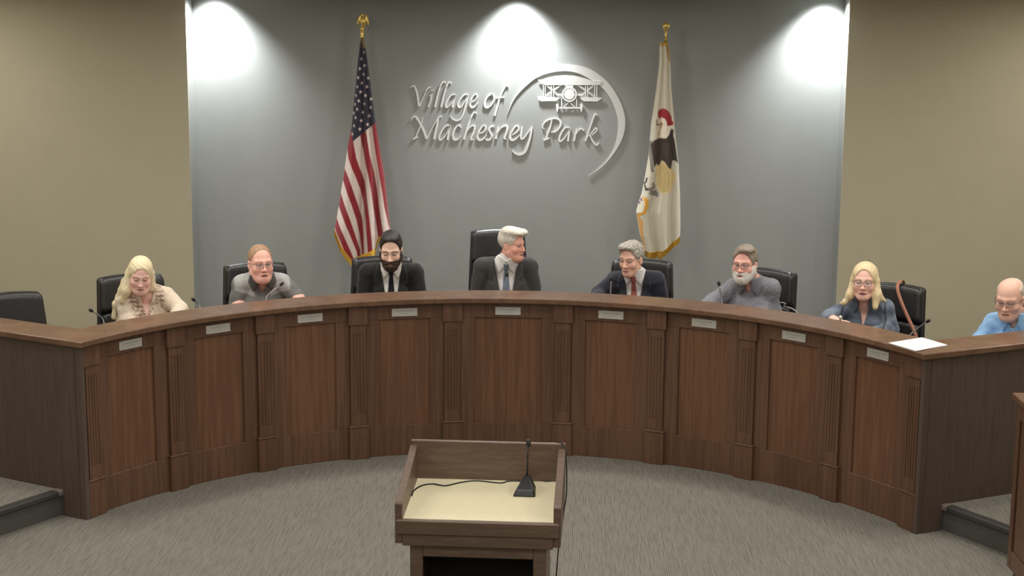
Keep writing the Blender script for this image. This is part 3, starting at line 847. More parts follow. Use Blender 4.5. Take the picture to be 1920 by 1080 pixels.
us = flag('flag with white stars on navy and red and white stripes, gold fringed', (0.004163, -0.000042, -0.0331, 0.000041, -0.004153, 2.0949),
          [(677, 72), (672, 110), (668, 150), (660, 236), (652, 275), (646, 320), (638, 370), (632, 405), (627, 430), (627, 500)],
          [(681, 72), (686, 95), (692, 140), (700, 200), (705, 235), (713, 285), (721, 330), (726, 380), (730, 415), (733, 436), (733, 500)],
          [(627, 430), (641, 459), (662, 486), (676, 481), (706, 466), (711, 446), (733, 436)], 72, paint_us,
          [(0.22, 0.16, 0.6), (0.50, 0.06, -0.7), (0.66, 0.12, 0.7), (0.80, 0.05, -0.6), (0.93, 0.08, 0.4)], 3, (680, 230), None, 'flag_on_pole')
pole(us[0], us[2], 2.745)
fringe(us[0], us[3], 0.0, 0.34, 0.042)
fringe(us[0], us[3], 0.36, 0.70, 0.045)
fringe(us[0], us[3], 0.72, 1.0, 0.03)
# eagle finial: socket, ball and perched bird with raised wings
zf = 2.74 - PLAT
MB().lathe([(0.0, 0), (0.015, 0), (0.016, 0.012), (0.012, 0.02), (0.013, 0.065), (0.019, 0.075), (0.0, 0.085)], (0, 0, zf), 14).build('finial_socket', M['gold'], us[0], True)
vv = Vol(lin(-0.07, 0.07, 0.003), lin(-0.05, 0.05, 0.003), lin(-0.02, 0.15, 0.003))
vv.add(Ell((0, 0, 0.045), (0.02, 0.02, 0.036)), 0.01).add(Ell((0, -0.012, 0.092), (0.011, 0.014, 0.012)), 0.01).add(Cap((0, -0.02, 0.09), (0, -0.034, 0.084), 0.005, 0.002), 0.004)
for sx in (-1, 1): vv.add(Ell((sx * 0.03, 0.004, 0.055), (0.013, 0.01, 0.045), np.array([[math.cos(-0.25 * sx), 0, math.sin(-0.25 * sx)], [0, 1, 0], [-math.sin(-0.25 * sx), 0, math.cos(-0.25 * sx)]])), 0.008)
vv.add(Ell((0, 0.012, 0.008), (0.016, 0.01, 0.02)), 0.008)
sdf_obj('eagle_finial', vv, M['gold'], us[0], loc=(0.008, 0, zf + 0.085))
# --- white state flag
ZL = 4.32
CRM = S(196, 189, 170)
def paint_il(U, W):
    X = (U - 1150) * ZL; Y3 = (W - 20) * ZL; Y4 = (W - 250) * ZL
    col = np.broadcast_to(np.array(CRM), U.shape + (3,)).copy()
    def put(poly, c, Y):
        al = np.clip(0.5 - poly_sdf(poly, X, Y) / 6, 0, 1)[..., None]; col[:] = col * (1 - al) + np.array(c) * al
    TAN = S(190, 168, 116); BRN = S(62, 50, 44); RB = S(150, 42, 48); GRY = S(120, 114, 106); GOLD = S(205, 150, 60); INK = S(48, 44, 42)
    put([(350, 235), (400, 210), (470, 270), (500, 330), (480, 420), (455, 460), (395, 472), (355, 440), (345, 330)], S(206, 184, 132), Y4)
    put([(365, 250), (400, 225), (450, 290), (455, 400), (430, 455), (385, 455), (360, 380)], TAN, Y4)
    # rocks and plants
    for (x, y, r) in ((300, 440, 26), (330, 470, 30), (325, 420, 20), (345, 480, 22), (300, 470, 18), (318, 395, 14)):
        put([(x + r * math.cos(k * 1.05) * (0.7 + 0.5 * (k % 2)), y + r * math.sin(k * 1.05) * (0.7 + 0.5 * (k % 2))) for k in range(6)], GRY, Y4)
    put([(285, 60), (310, 40), (322, 120), (318, 250), (330, 300), (300, 295), (295, 250), (288, 170)], GRY, Y4)
    # eagle body and wing
    put([(298, 75), (330, 40), (372, 24), (420, 26), (440, 8), (478, -12), (492, 40), (505, 110), (524, 232), (500, 208), (478, 205), (462, 278), (438, 258), (412, 214), (388, 202), (368, 248), (344, 232), (326, 268), (318, 180)], BRN, Y4)
    put([(395, 60), (440, 62), (450, 140), (420, 180), (392, 150)], S(72, 60, 52), Y4)
    put([(458, -60), (486, -40), (478, 30), (440, 40)], BRN, Y4)
    # white neck and head, red ribbon
    put([(388, 852), (420, 860), (440, 920), (475, 925), (450, 985), (425, 1018), (380, 1010), (365, 960), (380, 900)], S(226, 214, 196), Y3)
    put([(356, 812), (372, 790), (402, 778), (430, 790), (452, 815), (468, 850), (470, 880), (484, 884), (482, 910), (455, 920), (432, 918), (428, 885), (412, 860), (385, 848), (380, 868), (362, 850)], RB, Y3)
    put([(344, 868), (352, 868), (354, 905), (385, 905), (384, 914), (344, 918)], S(110, 80, 62), Y3)
    put([(378, 880), (398, 900), (380, 950), (372, 1000), (362, 1000), (372, 940)], S(150, 120, 90), Y3)
    # letters along the fold
    put([(262, 345), (276, 345), (268, 380), (248, 402), (240, 396), (258, 372)], INK, Y4)
    put([(246, 402), (256, 398), (264, 430), (276, 425), (284, 436), (264, 452), (254, 448)], INK, Y4)
    put([(214, 520), (226, 512), (232, 532), (222, 540)], S(90, 60, 90), Y4)
    put([(200, 545), (214, 540), (216, 556), (204, 562)], S(110, 80, 100), Y4)
    # folded hem showing its fringe up the left side
    put([(222, 500), (262, 505), (284, 530), (280, 580), (252, 640), (188, 668), (182, 640), (235, 622), (252, 560), (236, 512)], GOLD, Y4)
    put([(180, 650), (206, 660), (236, 700), (238, 800), (250, 900), (272, 1000), (255, 1002), (232, 900), (212, 800), (196, 700)], S(206, 152, 84), Y4)
    put([(420, 255), (480, 255), (480, 410), (448, 410), (430, 330)], S(176, 138, 78), Y3)
    put([(375, 255), (480, 255), (480, 280), (375, 285)], S(190, 150, 80), Y3)
    return col
il = flag('white flag with a dark eagle and red ribbon, gold fringed', (0.004116, 0.0001, -0.0357, 0.000041, -0.004128, 2.0944),
          [(1237, 80), (1236, 120), (1230, 170), (1221, 230), (1216, 290), (1210, 325), (1203, 360), (1196, 382), (1192, 396), (1195, 415), (1199, 440), (1206, 465), (1210, 480)],
          [(1252, 80), (1256, 110), (1258, 160), (1262, 200), (1267, 260), (1272, 300), (1275, 360), (1276, 420), (1275, 447), (1275, 500)],
          [(1208, 470), (1214, 473), (1228, 474), (1243, 470), (1258, 458), (1275, 443)], 80, paint_il,
          [(0.15, 0.12, 0.5), (0.34, 0.06, -0.5), (0.55, 0.16, 0.6), (0.82, 0.04, -0.35), (0.92, 0.07, 0.4)], 9, (1245, 230), None, 'flag_on_pole')
pole(il[0], il[2], 2.745)
fringe(il[0], il[3], 0.0, 1.0, 0.035)
zf = 2.74 - PLAT
MB().lathe([(0.0, 0), (0.014, 0), (0.015, 0.01), (0.009, 0.016), (0.0095, 0.07), (0.013, 0.078), (0.018, 0.084), (0.026, 0.098), (0.029, 0.112), (0.026, 0.126), (0.016, 0.137), (0.0, 0.14)], (0, 0, zf), 18).build('ball_finial', M['gold'], il[0], True)

# ------------------------------------------------------------------ executive chairs
class Bend:
    "padded slab: rounded box reclined and curved around the sitter"
    def __init__(s, zc, hz, hx, hy, r, yoff=0.0, arch=0.35, taper=0.0):
        s.zc, s.hz, s.hx, s.hy, s.r, s.y0, s.arch, s.taper = zc, hz, hx, hy, r, yoff, arch, taper
    def __call__(s, X, Y, Z):
        yy = Y - (-0.255 + s.y0 - 0.16 * (Z - 0.5) + 0.42 * X * X)
        zz = Z + s.arch * X * X
        hx = s.hx - s.taper * (Z - s.zc)
        qx, qy, qz = np.abs(X) - hx + s.r, np.abs(yy) - s.hy + s.r, np.abs(zz - s.zc) - s.hz + s.r
        return np.sqrt(np.maximum(qx, 0) ** 2 + np.maximum(qy, 0) ** 2 + np.maximum(qz, 0) ** 2) + np.minimum(np.maximum(qx, np.maximum(qy, qz)), 0) - s.r
    def lo(s): return np.array([-0.35, -0.6, 0.3])
    def hi(s): return np.array([0.35, 0.1, 1.4])
def make_chair(top, hx):
    t = bpy.data.objects.new('office_chair', None); t.empty_display_size = 0.1; C.objects.link(t)
    gx, gy = lin(-0.32, 0.32, 0.008), lin(-0.52, 0.0, 0.008)
    split = top - 0.235
    v = Vol(gx, gy, lin(0.45, top + 0.06, 0.008))
    v.add(Bend((top + split) / 2, (top - split) / 2, hx, 0.042, 0.04, 0.012, 0.30, 0.06), 0.004)
    sdf_obj('upper_cushion', v, M['leather'], t)
    v = Vol(gx, gy, lin(0.40, top + 0.02, 0.008))
    v.add(Bend((split + 0.50) / 2 - 0.002, (split - 0.50) / 2, hx - 0.012, 0.036, 0.03, 0.008, 0.30, 0.02), 0.004)
    sdf_obj('lower_cushion', v, M['leather'], t)
    v = Vol(gx, gy, lin(0.40, top + 0.06, 0.009))
    v.add(Bend((top + 0.47) / 2 - 0.006, (top - 0.47) / 2, hx + 0.012, 0.020, 0.018, -0.038, 0.30, 0.06), 0.004)
    sdf_obj('back_shell', v, M['leather_side'], t)
    v = Vol(lin(-0.30, 0.30, 0.01), lin(-0.28, 0.32, 0.01), lin(0.34, 0.5, 0.01))
    v.add(RBox((0, 0.02, 0.405), (0.25, 0.25, 0.05), 0.045), 0.004)
    sdf_obj('seat', v, M['leather'], t)
    for sx in (-1, 1):
        MB().tube([Vector(p) for p in spline([(sx * 0.285, -0.18, 0.60), (sx * 0.292, -0.08, 0.625), (sx * 0.292, 0.06, 0.625), (sx * 0.285, 0.14, 0.60)], 4)], 0.024, 8).build('armrest', M['plastic'], t, True)
        MB().tube([Vector(p) for p in spline([(sx * 0.22, 0.0, 0.355), (sx * 0.285, 0.0, 0.38), (sx * 0.292, 0.0, 0.50), (sx * 0.290, 0.0, 0.61)], 4)], 0.016, 8).build('arm_support', M['plastic'], t, True)
    MB().lathe([(0, 0.09), (0.03, 0.09), (0.028, 0.2), (0.022, 0.2), (0.022, 0.35), (0.07, 0.355), (0.0, 0.36)], n=14).build('gas_lift', M['plastic'], t, True)
    for k in range(5):
        a = k * 2 * PI / 5 + 0.3
        lg = MB().tube([(0.02 * math.cos(a), 0.02 * math.sin(a), 0.10), (0.16 * math.cos(a), 0.16 * math.sin(a), 0.095), (0.30 * math.cos(a), 0.30 * math.sin(a), 0.07)], [0.026, 0.022, 0.016], 8).build('base_leg', M['plastic'], t, True)
        MB().lathe([(0, 0.0), (0.02, 0.002), (0.026, 0.014), (0.026, 0.04), (0.018, 0.056), (0, 0.058)], (0.29 * math.cos(a), 0.29 * math.sin(a), 0), 10).build('caster', M['plastic'], lg, True)
    return t
def seat_at(o, x, y, psi, label):
    o.location = (x, y, PLAT); o.rotation_euler = (0, 0, PI + psi * D2R)
    tag(o, label, 'chair', 'black leather chairs behind the dais')
std = make_chair(1.035, 0.225)
tall = make_chair(1.222, 0.205)

# ------------------------------------------------------------------ people
def rotm(yaw, pitch, roll):
    cz, sz = math.cos(yaw), math.sin(yaw); cp, sp = math.cos(-pitch), math.sin(-pitch); cr, sr = math.cos(roll), math.sin(roll)
    Rz = np.array([[cz, -sz, 0], [sz, cz, 0], [0, 0, 1]]); Rx = np.array([[1, 0, 0], [0, cp, -sp], [0, sp, cp]]); Ry = np.array([[cr, 0, sr], [0, 1, 0], [-sr, 0, cr]])
    return Rz @ Rx @ Ry
class Head:
    def __init__(s, c, R, k=1.0): s.c = np.array(c, float); s.R = R; s.k = k
    def P(s, p): return s.c + s.R @ (np.array(p, float) * s.k)
    def ell(s, c, r): return Ell(s.P(c), [q * s.k for q in r], s.R)
    def cap(s, a, b, ra, rb=None): return Cap(s.P(a), s.P(b), ra * s.k, (ra if rb is None else rb) * s.k)
    def inv(s, X, Y, Z):
        x, y, z = X - s.c[0], Y - s.c[1], Z - s.c[2]; R = s.R
        return ((R[0, 0] * x + R[1, 0] * y + R[2, 0] * z) / s.k, (R[0, 1] * x + R[1, 1] * y + R[2, 1] * z) / s.k, (R[0, 2] * x + R[1, 2] * y + R[2, 2] * z) / s.k)
def head_prims(V, h, q):
    wf, jw, rg = q.get('wf', 1.0), q.get('jaw', 1.0), q.get('ridge', 1.0)
    V.add(h.ell((0, -0.016, 0.036), (0.077 * wf, 0.098, 0.087)), 0.02)
    V.add(h.ell((0, 0.024, -0.037), (0.062 * jw, 0.064, 0.090)), 0.035)
    V.add(h.ell((0, 0.067, -0.104), (0.024 * jw, 0.020, 0.020)), 0.03)
    for s in (-1, 1):
        V.add(h.cap((s * 0.054 * jw, -0.004, -0.066), (s * 0.02, 0.058, -0.106), 0.021, 0.017), 0.03)
        V.add(h.ell((s * 0.041 * jw, 0.056, -0.036), (0.024, 0.024, 0.022)), 0.028)
        V.add(h.cap((s * 0.012, 0.0815, 0.017), (s * 0.048, 0.066, 0.018), 0.0112 * rg, 0.0095 * rg), 0.018)
    for s in (-1, 1):
        V.sub(h.ell((s * 0.031, 0.099, -0.003), (0.017, 0.0155, 0.0115)), 0.014)
        V.add(h.ell((s * 0.031, 0.0765, -0.003), (0.0140, 0.0125, 0.0120)), 0.004)
    V.add(h.cap((0, 0.084, 0.008), (0, 0.106, -0.036), 0.0072, 0.0105), 0.012)
    V.add(h.ell((0, 0.107, -0.041), (0.0115, 0.0115, 0.0098)), 0.008)
    for s in (-1, 1): V.add(h.ell((s * 0.0125, 0.096, -0.044), (0.0075, 0.0105, 0.0072)), 0.006)
    V.add(h.cap((-0.020, 0.0815, -0.073), (0.020, 0.0815, -0.073), 0.0065), 0.010)
    V.add(h.ell((0, 0.0875, -0.0725), (0.014, 0.0075, 0.0058)), 0.006)
    V.add(h.ell((0, 0.0845, -0.084), (0.018, 0.0085, 0.0062)), 0.008)
    op = q.get('mouth', 0.0)
    V.sub(h.ell((0, 0.096, -0.0780), (0.024, 0.012, 0.0018 + op)), 0.004)
    for s in (-1, 1):
        V.add(h.ell((s * 0.079 * wf, -0.012, -0.012), (0.009, 0.019, 0.031)), 0.008)
        V.sub(h.ell((s * 0.088 * wf, -0.006, -0.01), (0.006, 0.009, 0.017)), 0.005)
def body_core(V, b, infl=0.0, legs=True, arms=True, armcut=None, k=0.05):
    N, Sh, E, Wr = b['N'], b['S'], b['E'], b['W']
    w, d = b['w'], b['d']
    i = infl
    V.add(Ell((N[0] * 0.85, N[1] * 0.85 - 0.035, b['HZ'] - 0.36), (0.165 * w + i, 0.110 * d + i, 0.19 + i)), k)
    V.add(Ell((N[0] * 0.5, N[1] * 0.5 - 0.01, 0.66), (0.160 * w + i, 0.125 * d + i, 0.18 + i)), 0.08)
    if legs: V.add(Ell((0, -0.02, 0.545), (0.180 * w + i, 0.13 + i, 0.10 + i)), 0.06)
    for s in (0, 1):
        V.add(Cap((N[0] + (0.02 if s == 0 else -0.02), N[1] - 0.02, N[2] - 0.015), Sh[s], 0.058 + i, 0.052 + i), 0.04)
        if arms:
            a = armcut[s] if armcut else 2.0
            e1 = Sh[s] + (E[s] - Sh[s]) * min(1, a)
            V.add(Cap(Sh[s] + np.array([0, 0, -0.01]), e1, 0.053 * b['arm'] + i, (0.056 + (0.043 - 0.056) * min(1, a)) * b['arm'] + i), b.get('ak', 0.03))
            if a > 1:
                e2 = E[s] + (Wr[s] - E[s]) * min(1, a - 1)
                V.add(Cap(E[s], e2, 0.043 * b['arm'] + i, (0.043 + (0.028 - 0.043) * min(1, a - 1)) * b['arm'] + i), b.get('ak', 0.03))
    if legs:
        for s in (-1, 1):
            V.add(Cap((s * 0.09, -0.01, 0.545), (s * 0.11, 0.36, 0.545), 0.078 + i, 0.058 + i), 0.04)
            V.add(Cap((s * 0.11, 0.37, 0.54), (s * 0.11, 0.35, 0.10), 0.054 + i, 0.038 + i), 0.03)
            V.add(Cap((s * 0.11, 0.33, 0.045), (s * 0.12, 0.50, 0.035), 0.04 + i, 0.032 + i), 0.03)
def hand(V, w, d, side):
    "palm and five fingers along direction d, lying palm down; side +1/-1 puts the thumb inwards"
    d = np.array(d, float); d /= np.linalg.norm(d)
    up = np.array([0, 0, 1.0]); lat = np.cross(d, up); lat /= np.linalg.norm(lat); lat = lat * side
    up = np.cross(lat * side, d)
    V.add(Ell(w + d * 0.05, (0.038, 0.05, 0.016), np.stack([lat, d, up], -1)), 0.02)
    V.add(Cap(w, w + d * 0.05, 0.027, 0.024), 0.02)
    for j, (o, L, r) in enumerate(((-0.030, 0.075, 0.0088), (-0.011, 0.086, 0.0092), (0.009, 0.082, 0.0090), (0.028, 0.064, 0.0080))):
        a = w + d * 0.085 + lat * o; m = a + d * L * 0.5 + lat * o * 0.15 + up * 0.010; e = a + d * L * 0.92 + lat * o * 0.25 - up * 0.008
        V.add(Cap(a - d * 0.03, m, r + 0.001, r), 0.006); V.add(Cap(m, e, r, r * 0.85), 0.004)
    a = w + d * 0.03 - lat * 0.030; m = a + d * 0.035 - lat * 0.022; e = m + d * 0.032 - lat * 0.006
    V.add(Cap(a, m, 0.0115, 0.010), 0.010); V.add(Cap(m, e, 0.010, 0.0085), 0.004)

def person(q):
    psi = q['torso'] * D2R
    fw = np.array([math.sin(psi), -math.cos(psi)]); xl = np.array([-math.cos(psi), -math.sin(psi)])
    Hw = np.array(q['head'])
    base = Hw[:2] - fw * q.get('lean', 0.15) - xl * q.get('side', 0.0)
    HZ = Hw[2] - PLAT
    h = Head((q.get('side', 0.0), q.get('lean', 0.15), HZ), rotm((q['face'] - q['torso']) * D2R, q.get('pitch', 8) * D2R, q.get('roll', 0) * D2R), q.get('hk', 1.0))
    root = thing('person', q['label'], 'person', (base[0], base[1], PLAT), PI + psi, 'people seated behind the dais')
    hx, hy = h.c[0], h.c[1]
    N = np.array([hx + q.get('nx', 0.0), hy - q.get('neckback', 0.075), HZ - q.get('necklen', 0.175)])
    sw = q.get('sw', 0.165); dz = q.get('sdz', (0.0, 0.0)); dy = q.get('sdy', (0.0, 0.0))
    # index 0 = +x side (left in the picture), 1 = -x side
    Sh = [np.array([N[0] + sw, N[1] - 0.02 + dy[0], N[2] - 0.035 + dz[0]]), np.array([N[0] - sw, N[1] - 0.02 + dy[1], N[2] - 0.035 + dz[1]])]
    E = [np.array(p, float) + np.array([hx, 0, 0]) for p in q['elbow']]; W = [np.array(p, float) + np.array([hx, 0, 0]) for p in q['wrist']]
    b = dict(N=N, S=Sh, E=E, W=W, HZ=HZ, w=q.get('w', 1.0), d=q.get('d', 1.0), arm=q.get('arm', 1.0))
    # ---- body: one continuous mesh
    zh = (HZ - 0.17, HZ + 0.15, 0.0045)
    V = Vol(axis(-0.46, 0.46, 0.012, [(hx - 0.11, hx + 0.11, 0.0045), (-0.36, 0.36, 0.0075)]),
            axis(-0.26, 0.72, 0.014, [(hy - 0.14, hy + 0.14, 0.0048), (min(W[0][1], W[1][1]) - 0.03, max(W[0][1], W[1][1]) + 0.19, 0.0065)]),
            axis(-0.01, HZ + 0.16, 0.014, [zh, (0.70, 0.84, 0.0065)]))
    body_core(V, b)
    for s in (0, 1):
        dv = W[s] - E[s]; hd = q.get('hand', (None, None))[s]
        hand(V, W[s], hd if hd is not None else np.array([dv[0] * 0.6, dv[1], min(0.0, dv[2] * 0.3)]), 1 if s == 0 else -1)
    V.add(Cap(N + np.array([0, -0.005, -0.01]), h.P((0, -0.012, -0.055)), 0.060 * q.get('nk', 1.0), 0.056 * q.get('nk', 1.0)), 0.03)
    if q.get('jowl'): V.add(h.ell((0, 0.035, -0.105), (0.052, 0.045, 0.035)), 0.03)
    head_prims(V, h, q)
    base_c = np.array(q['skin']); lip = np.array(q.get('lip', (0.42, 0.16, 0.13))); brow = np.array(q.get('brow', (0.2, 0.12, 0.07)))
    flush = q.get('flush', 0.35) * 0.6; base_c = np.minimum(base_c * np.array([1.28, 1.34, 1.38]), 0.95)
    def paint(P):
        x, y, z = h.inv(P[:, 0], P[:, 1], P[:, 2])
        c = np.tile(base_c, (len(P), 1))
        def mixc(m, col): 
            nonlocal c
            m = np.clip(m, 0, 1)[:, None]; c = c * (1 - m) + np.array(col) * m
        red = base_c * np.array([0.95, 0.60, 0.55])
        ax_ = np.abs(x)
        g = lambda u, v_, su, sv: np.exp(-((ax_ - u) / su) ** 2 - ((z - v_) / sv) ** 2)
        f = (y > 0.02)
        mixc(f * flush * (g(0.045, -0.035, 0.022, 0.024) + 0.9 * g(0.0, -0.036, 0.014, 0.016)), red)
        mixc(q.get('flushall', 0.0) * f, red)
        mixc(f * (y > 0.065) * 1.0 * ((ax_ < 0.027) & (np.abs(z + 0.078) < 0.0105 - 0.24 * ax_)), lip)
        mixc(f * (y > 0.06) * 0.65 * ((ax_ < 0.023) & (np.abs(z + 0.078) < 0.0019 + q.get('mouth', 0))), lip * 0.25)
        bz = 0.021 - 0.006 * ((ax_ - 0.03) / 0.02) ** 2
        mixc(f * (y > 0.05) * q.get('browk', 0.85) * ((ax_ > 0.010) & (ax_ < 0.052) & (np.abs(z - bz) < 0.0052)), brow)
        # lashes and irises, eyes half lowered
        eo = q.get('eye', 0.004)
        lash = (np.abs(ax_ - 0.031) < 0.0145) & (np.abs(z + 0.004) < eo)
        mixc(f * (y > 0.06) * 0.85 * lash, (0.09, 0.06, 0.05))
        mixc(f * (y > 0.06) * 0.25 * ((np.abs(ax_ - 0.031) < 0.019) & (np.abs(z - 0.001) < 0.013)), base_c * 0.45)
        st = q.get('stubble')
        if st: mixc(f * st[0] * np.clip((-0.048 - z + 0.9 * np.maximum(ax_ - 0.035, 0)) / 0.02, 0, 1) * (z > -0.14), st[1])
        sc_ = q.get('scalp')
        if sc_: mixc(np.clip((z - 0.045 + 0.5 * y) / 0.03, 0, 1) * 0.4, sc_)
        return c
    body = sdf_obj('body', V, M['skin'], root, paint)
    # ---- eyes
    for s in (-1, 1):
        eb = MB(); n = 8
        o = h.P((s * 0.031, 0.0765, -0.004)); f_ = h.R @ np.array([0, 1, 0])
        vv = []; ff = []
        sp = Vol(lin(-0.014, 0.014, 0.0028), lin(-0.014, 0.014, 0.0028), lin(-0.014, 0.014, 0.0028)); er = 0.0118 * h.k + (0.0007 if q.get('eye', 0) > 0.005 else -0.0004); sp.add(Ell((0, 0, 0), (er, er, er)), 0.001)
        def ecol(P):
            dd = P @ f_ / np.linalg.norm(P, axis=1)
            c = np.tile(np.array([0.75, 0.72, 0.68]), (len(P), 1)); c[dd > 0.84] = (0.12, 0.09, 0.06); c[dd > 0.95] = (0.01, 0.01, 0.01)
            return c
        sdf_obj('eye', sp, M['skin'], body, ecol, loc=tuple(o))
    # ---- garment base field on its own grid
    zlo = q.get('zlo', 0.50)
    G = Vol(axis(-0.44, 0.44, 0.009, [(-0.36, 0.36, 0.0068)]), axis(-0.24, 0.56, 0.009, [(0.0, 0.32, 0.0068)]), axis(zlo, HZ - 0.02, 0.0075, [(HZ - 0.36, HZ, 0.0062)]))
    b['ak'] = 0.012
    body_core(G, b, 0.0, legs=False, arms=True, armcut=q.get('sleeve'), k=0.05)
    torso0 = G.F.copy()
    X, Y, Z = G.grid()
    neck = Cap(N + np.array([0, -0.005, -0.03]), h.P((0, -0.012, -0.06)), 0.062 * q.get('nk', 1.0), 0.058 * q.get('nk', 1.0))
    nd = neck(X, Y, Z).astype(np.float32)
    kk = 0.03
    hh = np.maximum(kk - np.abs(torso0 - nd), 0) / kk
    full = np.minimum(torso0, nd) - hh * hh * kk * 0.25
    u, vz = X - N[0], Z - N[2]
    front = (N[1] - 0.01 - Y).astype(np.float32)                 # negative in front of the neck
    wr = wav(X, Y, Z, 38, q['seed']) * 0.0035 + wav(X, Y, Z, 15, q['seed'] + 3) * 0.004
    def emit(name, F, mat, cols, parent=None):
        g = Vol.__new__(Vol); g.ax = G.ax; g.F = np.ascontiguousarray(np.broadcast_to(F, G.F.shape)).astype(np.float32)
        g.F[:, :, 0] = 0.1; g.F[:, :, -1] = 0.1; g.F[0] = 0.1; g.F[-1] = 0.1; g.F[:, 0] = 0.1; g.F[:, -1] = 0.1
        if not (g.F < 0).any(): return None
        return sdf_obj(name, g, mat, parent or root, cols)
    def solid(c): return lambda P: np.tile(np.array(c, float), (len(P), 1))
    def psd(poly): return poly_sdf(poly, u[:, 0, :], vz[0, 0, :][None, :] + 0 * u[:, 0, :])[:, None, :].astype(np.float32)
    def mir(poly): return [(-a, c) for a, c in poly]
    q['outfit'](dict(emit=emit, solid=solid, psd=psd, mir=mir, torso=torso0, full=full, neck=nd, front=front, wr=wr, X=X, Y=Y, Z=Z, N=N, HZ=HZ, u=u, vz=vz, h=h, root=root, q=q))
    # trousers keep the lower body covered
    T_ = Vol(lin(-0.25, 0.25, 0.014), lin(-0.20, 0.50, 0.014), lin(0.06, 0.68, 0.014))
    T_.add(Ell((0, -0.02, 0.545), (0.190, 0.14, 0.115)), 0.06)
    for s in (-1, 1):
        T_.add(Cap((s * 0.09, -0.01, 0.545), (s * 0.11, 0.36, 0.545), 0.088, 0.070), 0.04)
        T_.add(Cap((s * 0.11, 0.37, 0.54), (s * 0.11, 0.35, 0.13), 0.066, 0.055), 0.03)
    sdf_obj('trousers', T_, M['cloth'], root, solid(q.get('trousers', (0.02, 0.02, 0.024))))
    q['style'](h, root, q)
    return root, h, N
def hairvol(h, lo, hi, sp=0.0052):
    c = h.c
    return Vol(lin(c[0] + lo[0], c[0] + hi[0], sp), lin(c[1] + lo[1], c[1] + hi[1], sp), lin(c[2] + lo[2], c[2] + hi[2], sp))
def smax(a, b, k=0.006):
    hh = np.maximum(k - np.abs(a - b), 0) / k
    return np.maximum(a, b) + hh * hh * k * 0.25
def emit_hair(name, V, F, mat, root):
    V.F = np.ascontiguousarray(F.astype(np.float32))
    V.F[0] = V.F[-1] = 0.1; V.F[:, 0] = V.F[:, -1] = 0.1; V.F[:, :, 0] = V.F[:, :, -1] = 0.1
    return sdf_obj(name, V, mat, root)
def short_hair(c0, c1, cap=(0.085, 0.107, 0.094), cz=0.040, face=(0.10, 0.105, 0.118), fy=0.118, fz=-0.022, side=0.005, slope=0.5, rough=0.0, extra=None, minus=None, name='hair', rs=70):
    def f(h, root, q):
        V = hairvol(h, (-0.14, -0.15, -0.16), (0.14, 0.15, 0.17))
        V.add(h.ell((0, -0.018, cz), cap), 0.01)
        if extra:
            for (c, r) in extra: V.add(h.ell(c, r), 0.02)
        X, Y, Z = V.grid(); x, y, z = h.inv(X, Y, Z)
        F = V.F + rough * wav(x, y, z, rs, q['seed'] + 11) + 0.0011 * np.sin(260 * x + 50 * y + 40 * wav(x, y, z, 12, q['seed']))
        fm = h.ell((0, fy, fz), face)(X, Y, Z)
        F = smax(F, -fm, 0.012)
        F = smax(F, -(z - slope * y + side) / math.sqrt(1 + slope * slope), 0.01)
        # keep the ears free
        for s in (-1, 1): F = smax(F, -h.ell((s * 0.088, -0.004, -0.014), (0.022, 0.026, 0.034))(X, Y, Z), 0.006)
        if minus:
            for (c, r) in minus: F = smax(F, -h.ell(c, r)(X, Y, Z), 0.012)
        emit_hair(name, V, F, hair_mat('hair_' + str(q['seed']), c0, c1), root)
    return f
def beard(c0, c1, infl, zlow, sideburn=True, name='beard', top=-0.045, fluff=0.003, slope=1.0):
    def f(h, root, q):
        V = hairvol(h, (-0.12, -0.13, -0.19), (0.12, 0.15, 0.06), 0.0048)
        V.add(h.ell((0, 0.026, -0.038), (0.064 + infl, 0.062 + infl, 0.088 + infl)), 0.02)
        V.add(h.ell((0, 0.066, -0.100 + zlow), (0.030 + infl, 0.022 + infl, 0.026 + infl)), 0.03)
        for s in (-1, 1):
            V.add(h.cap((s * 0.055, -0.004, -0.055), (s * 0.02, 0.058, -0.1 + zlow), 0.020 + infl, 0.018 + infl), 0.03)
            if sideburn: V.add(h.cap((s * 0.068, 0.012, -0.005), (s * 0.062, 0.01, -0.06), 0.010 + infl * 0.5, 0.014 + infl * 0.5), 0.015)
            V.add(h.cap((s * 0.002, 0.091, -0.060), (s * 0.028, 0.080, -0.072), 0.007 + infl * 0.3, 0.006 + infl * 0.3), 0.008)
        X, Y, Z = V.grid(); x, y, z = h.inv(X, Y, Z)
        F = V.F + fluff * wav(x, y, z, 110, q['seed'] + 5) + 0.0015 * np.sin(300 * x + 60 * z)
        F = smax(F, (z - (top - 0.008) - slope * np.maximum(np.abs(x) - 0.030, 0)) * 0.7, 0.008)
        F = smax(F, -h.ell((0, 0.098, -0.0795), (0.021, 0.03, 0.0075))(X, Y, Z), 0.005)
        F = smax(F, -(y + 0.012), 0.01)
        emit_hair(name, V, F, hair_mat('beard_' + str(q['seed']), c0, c1, 0.7), root)
    return f
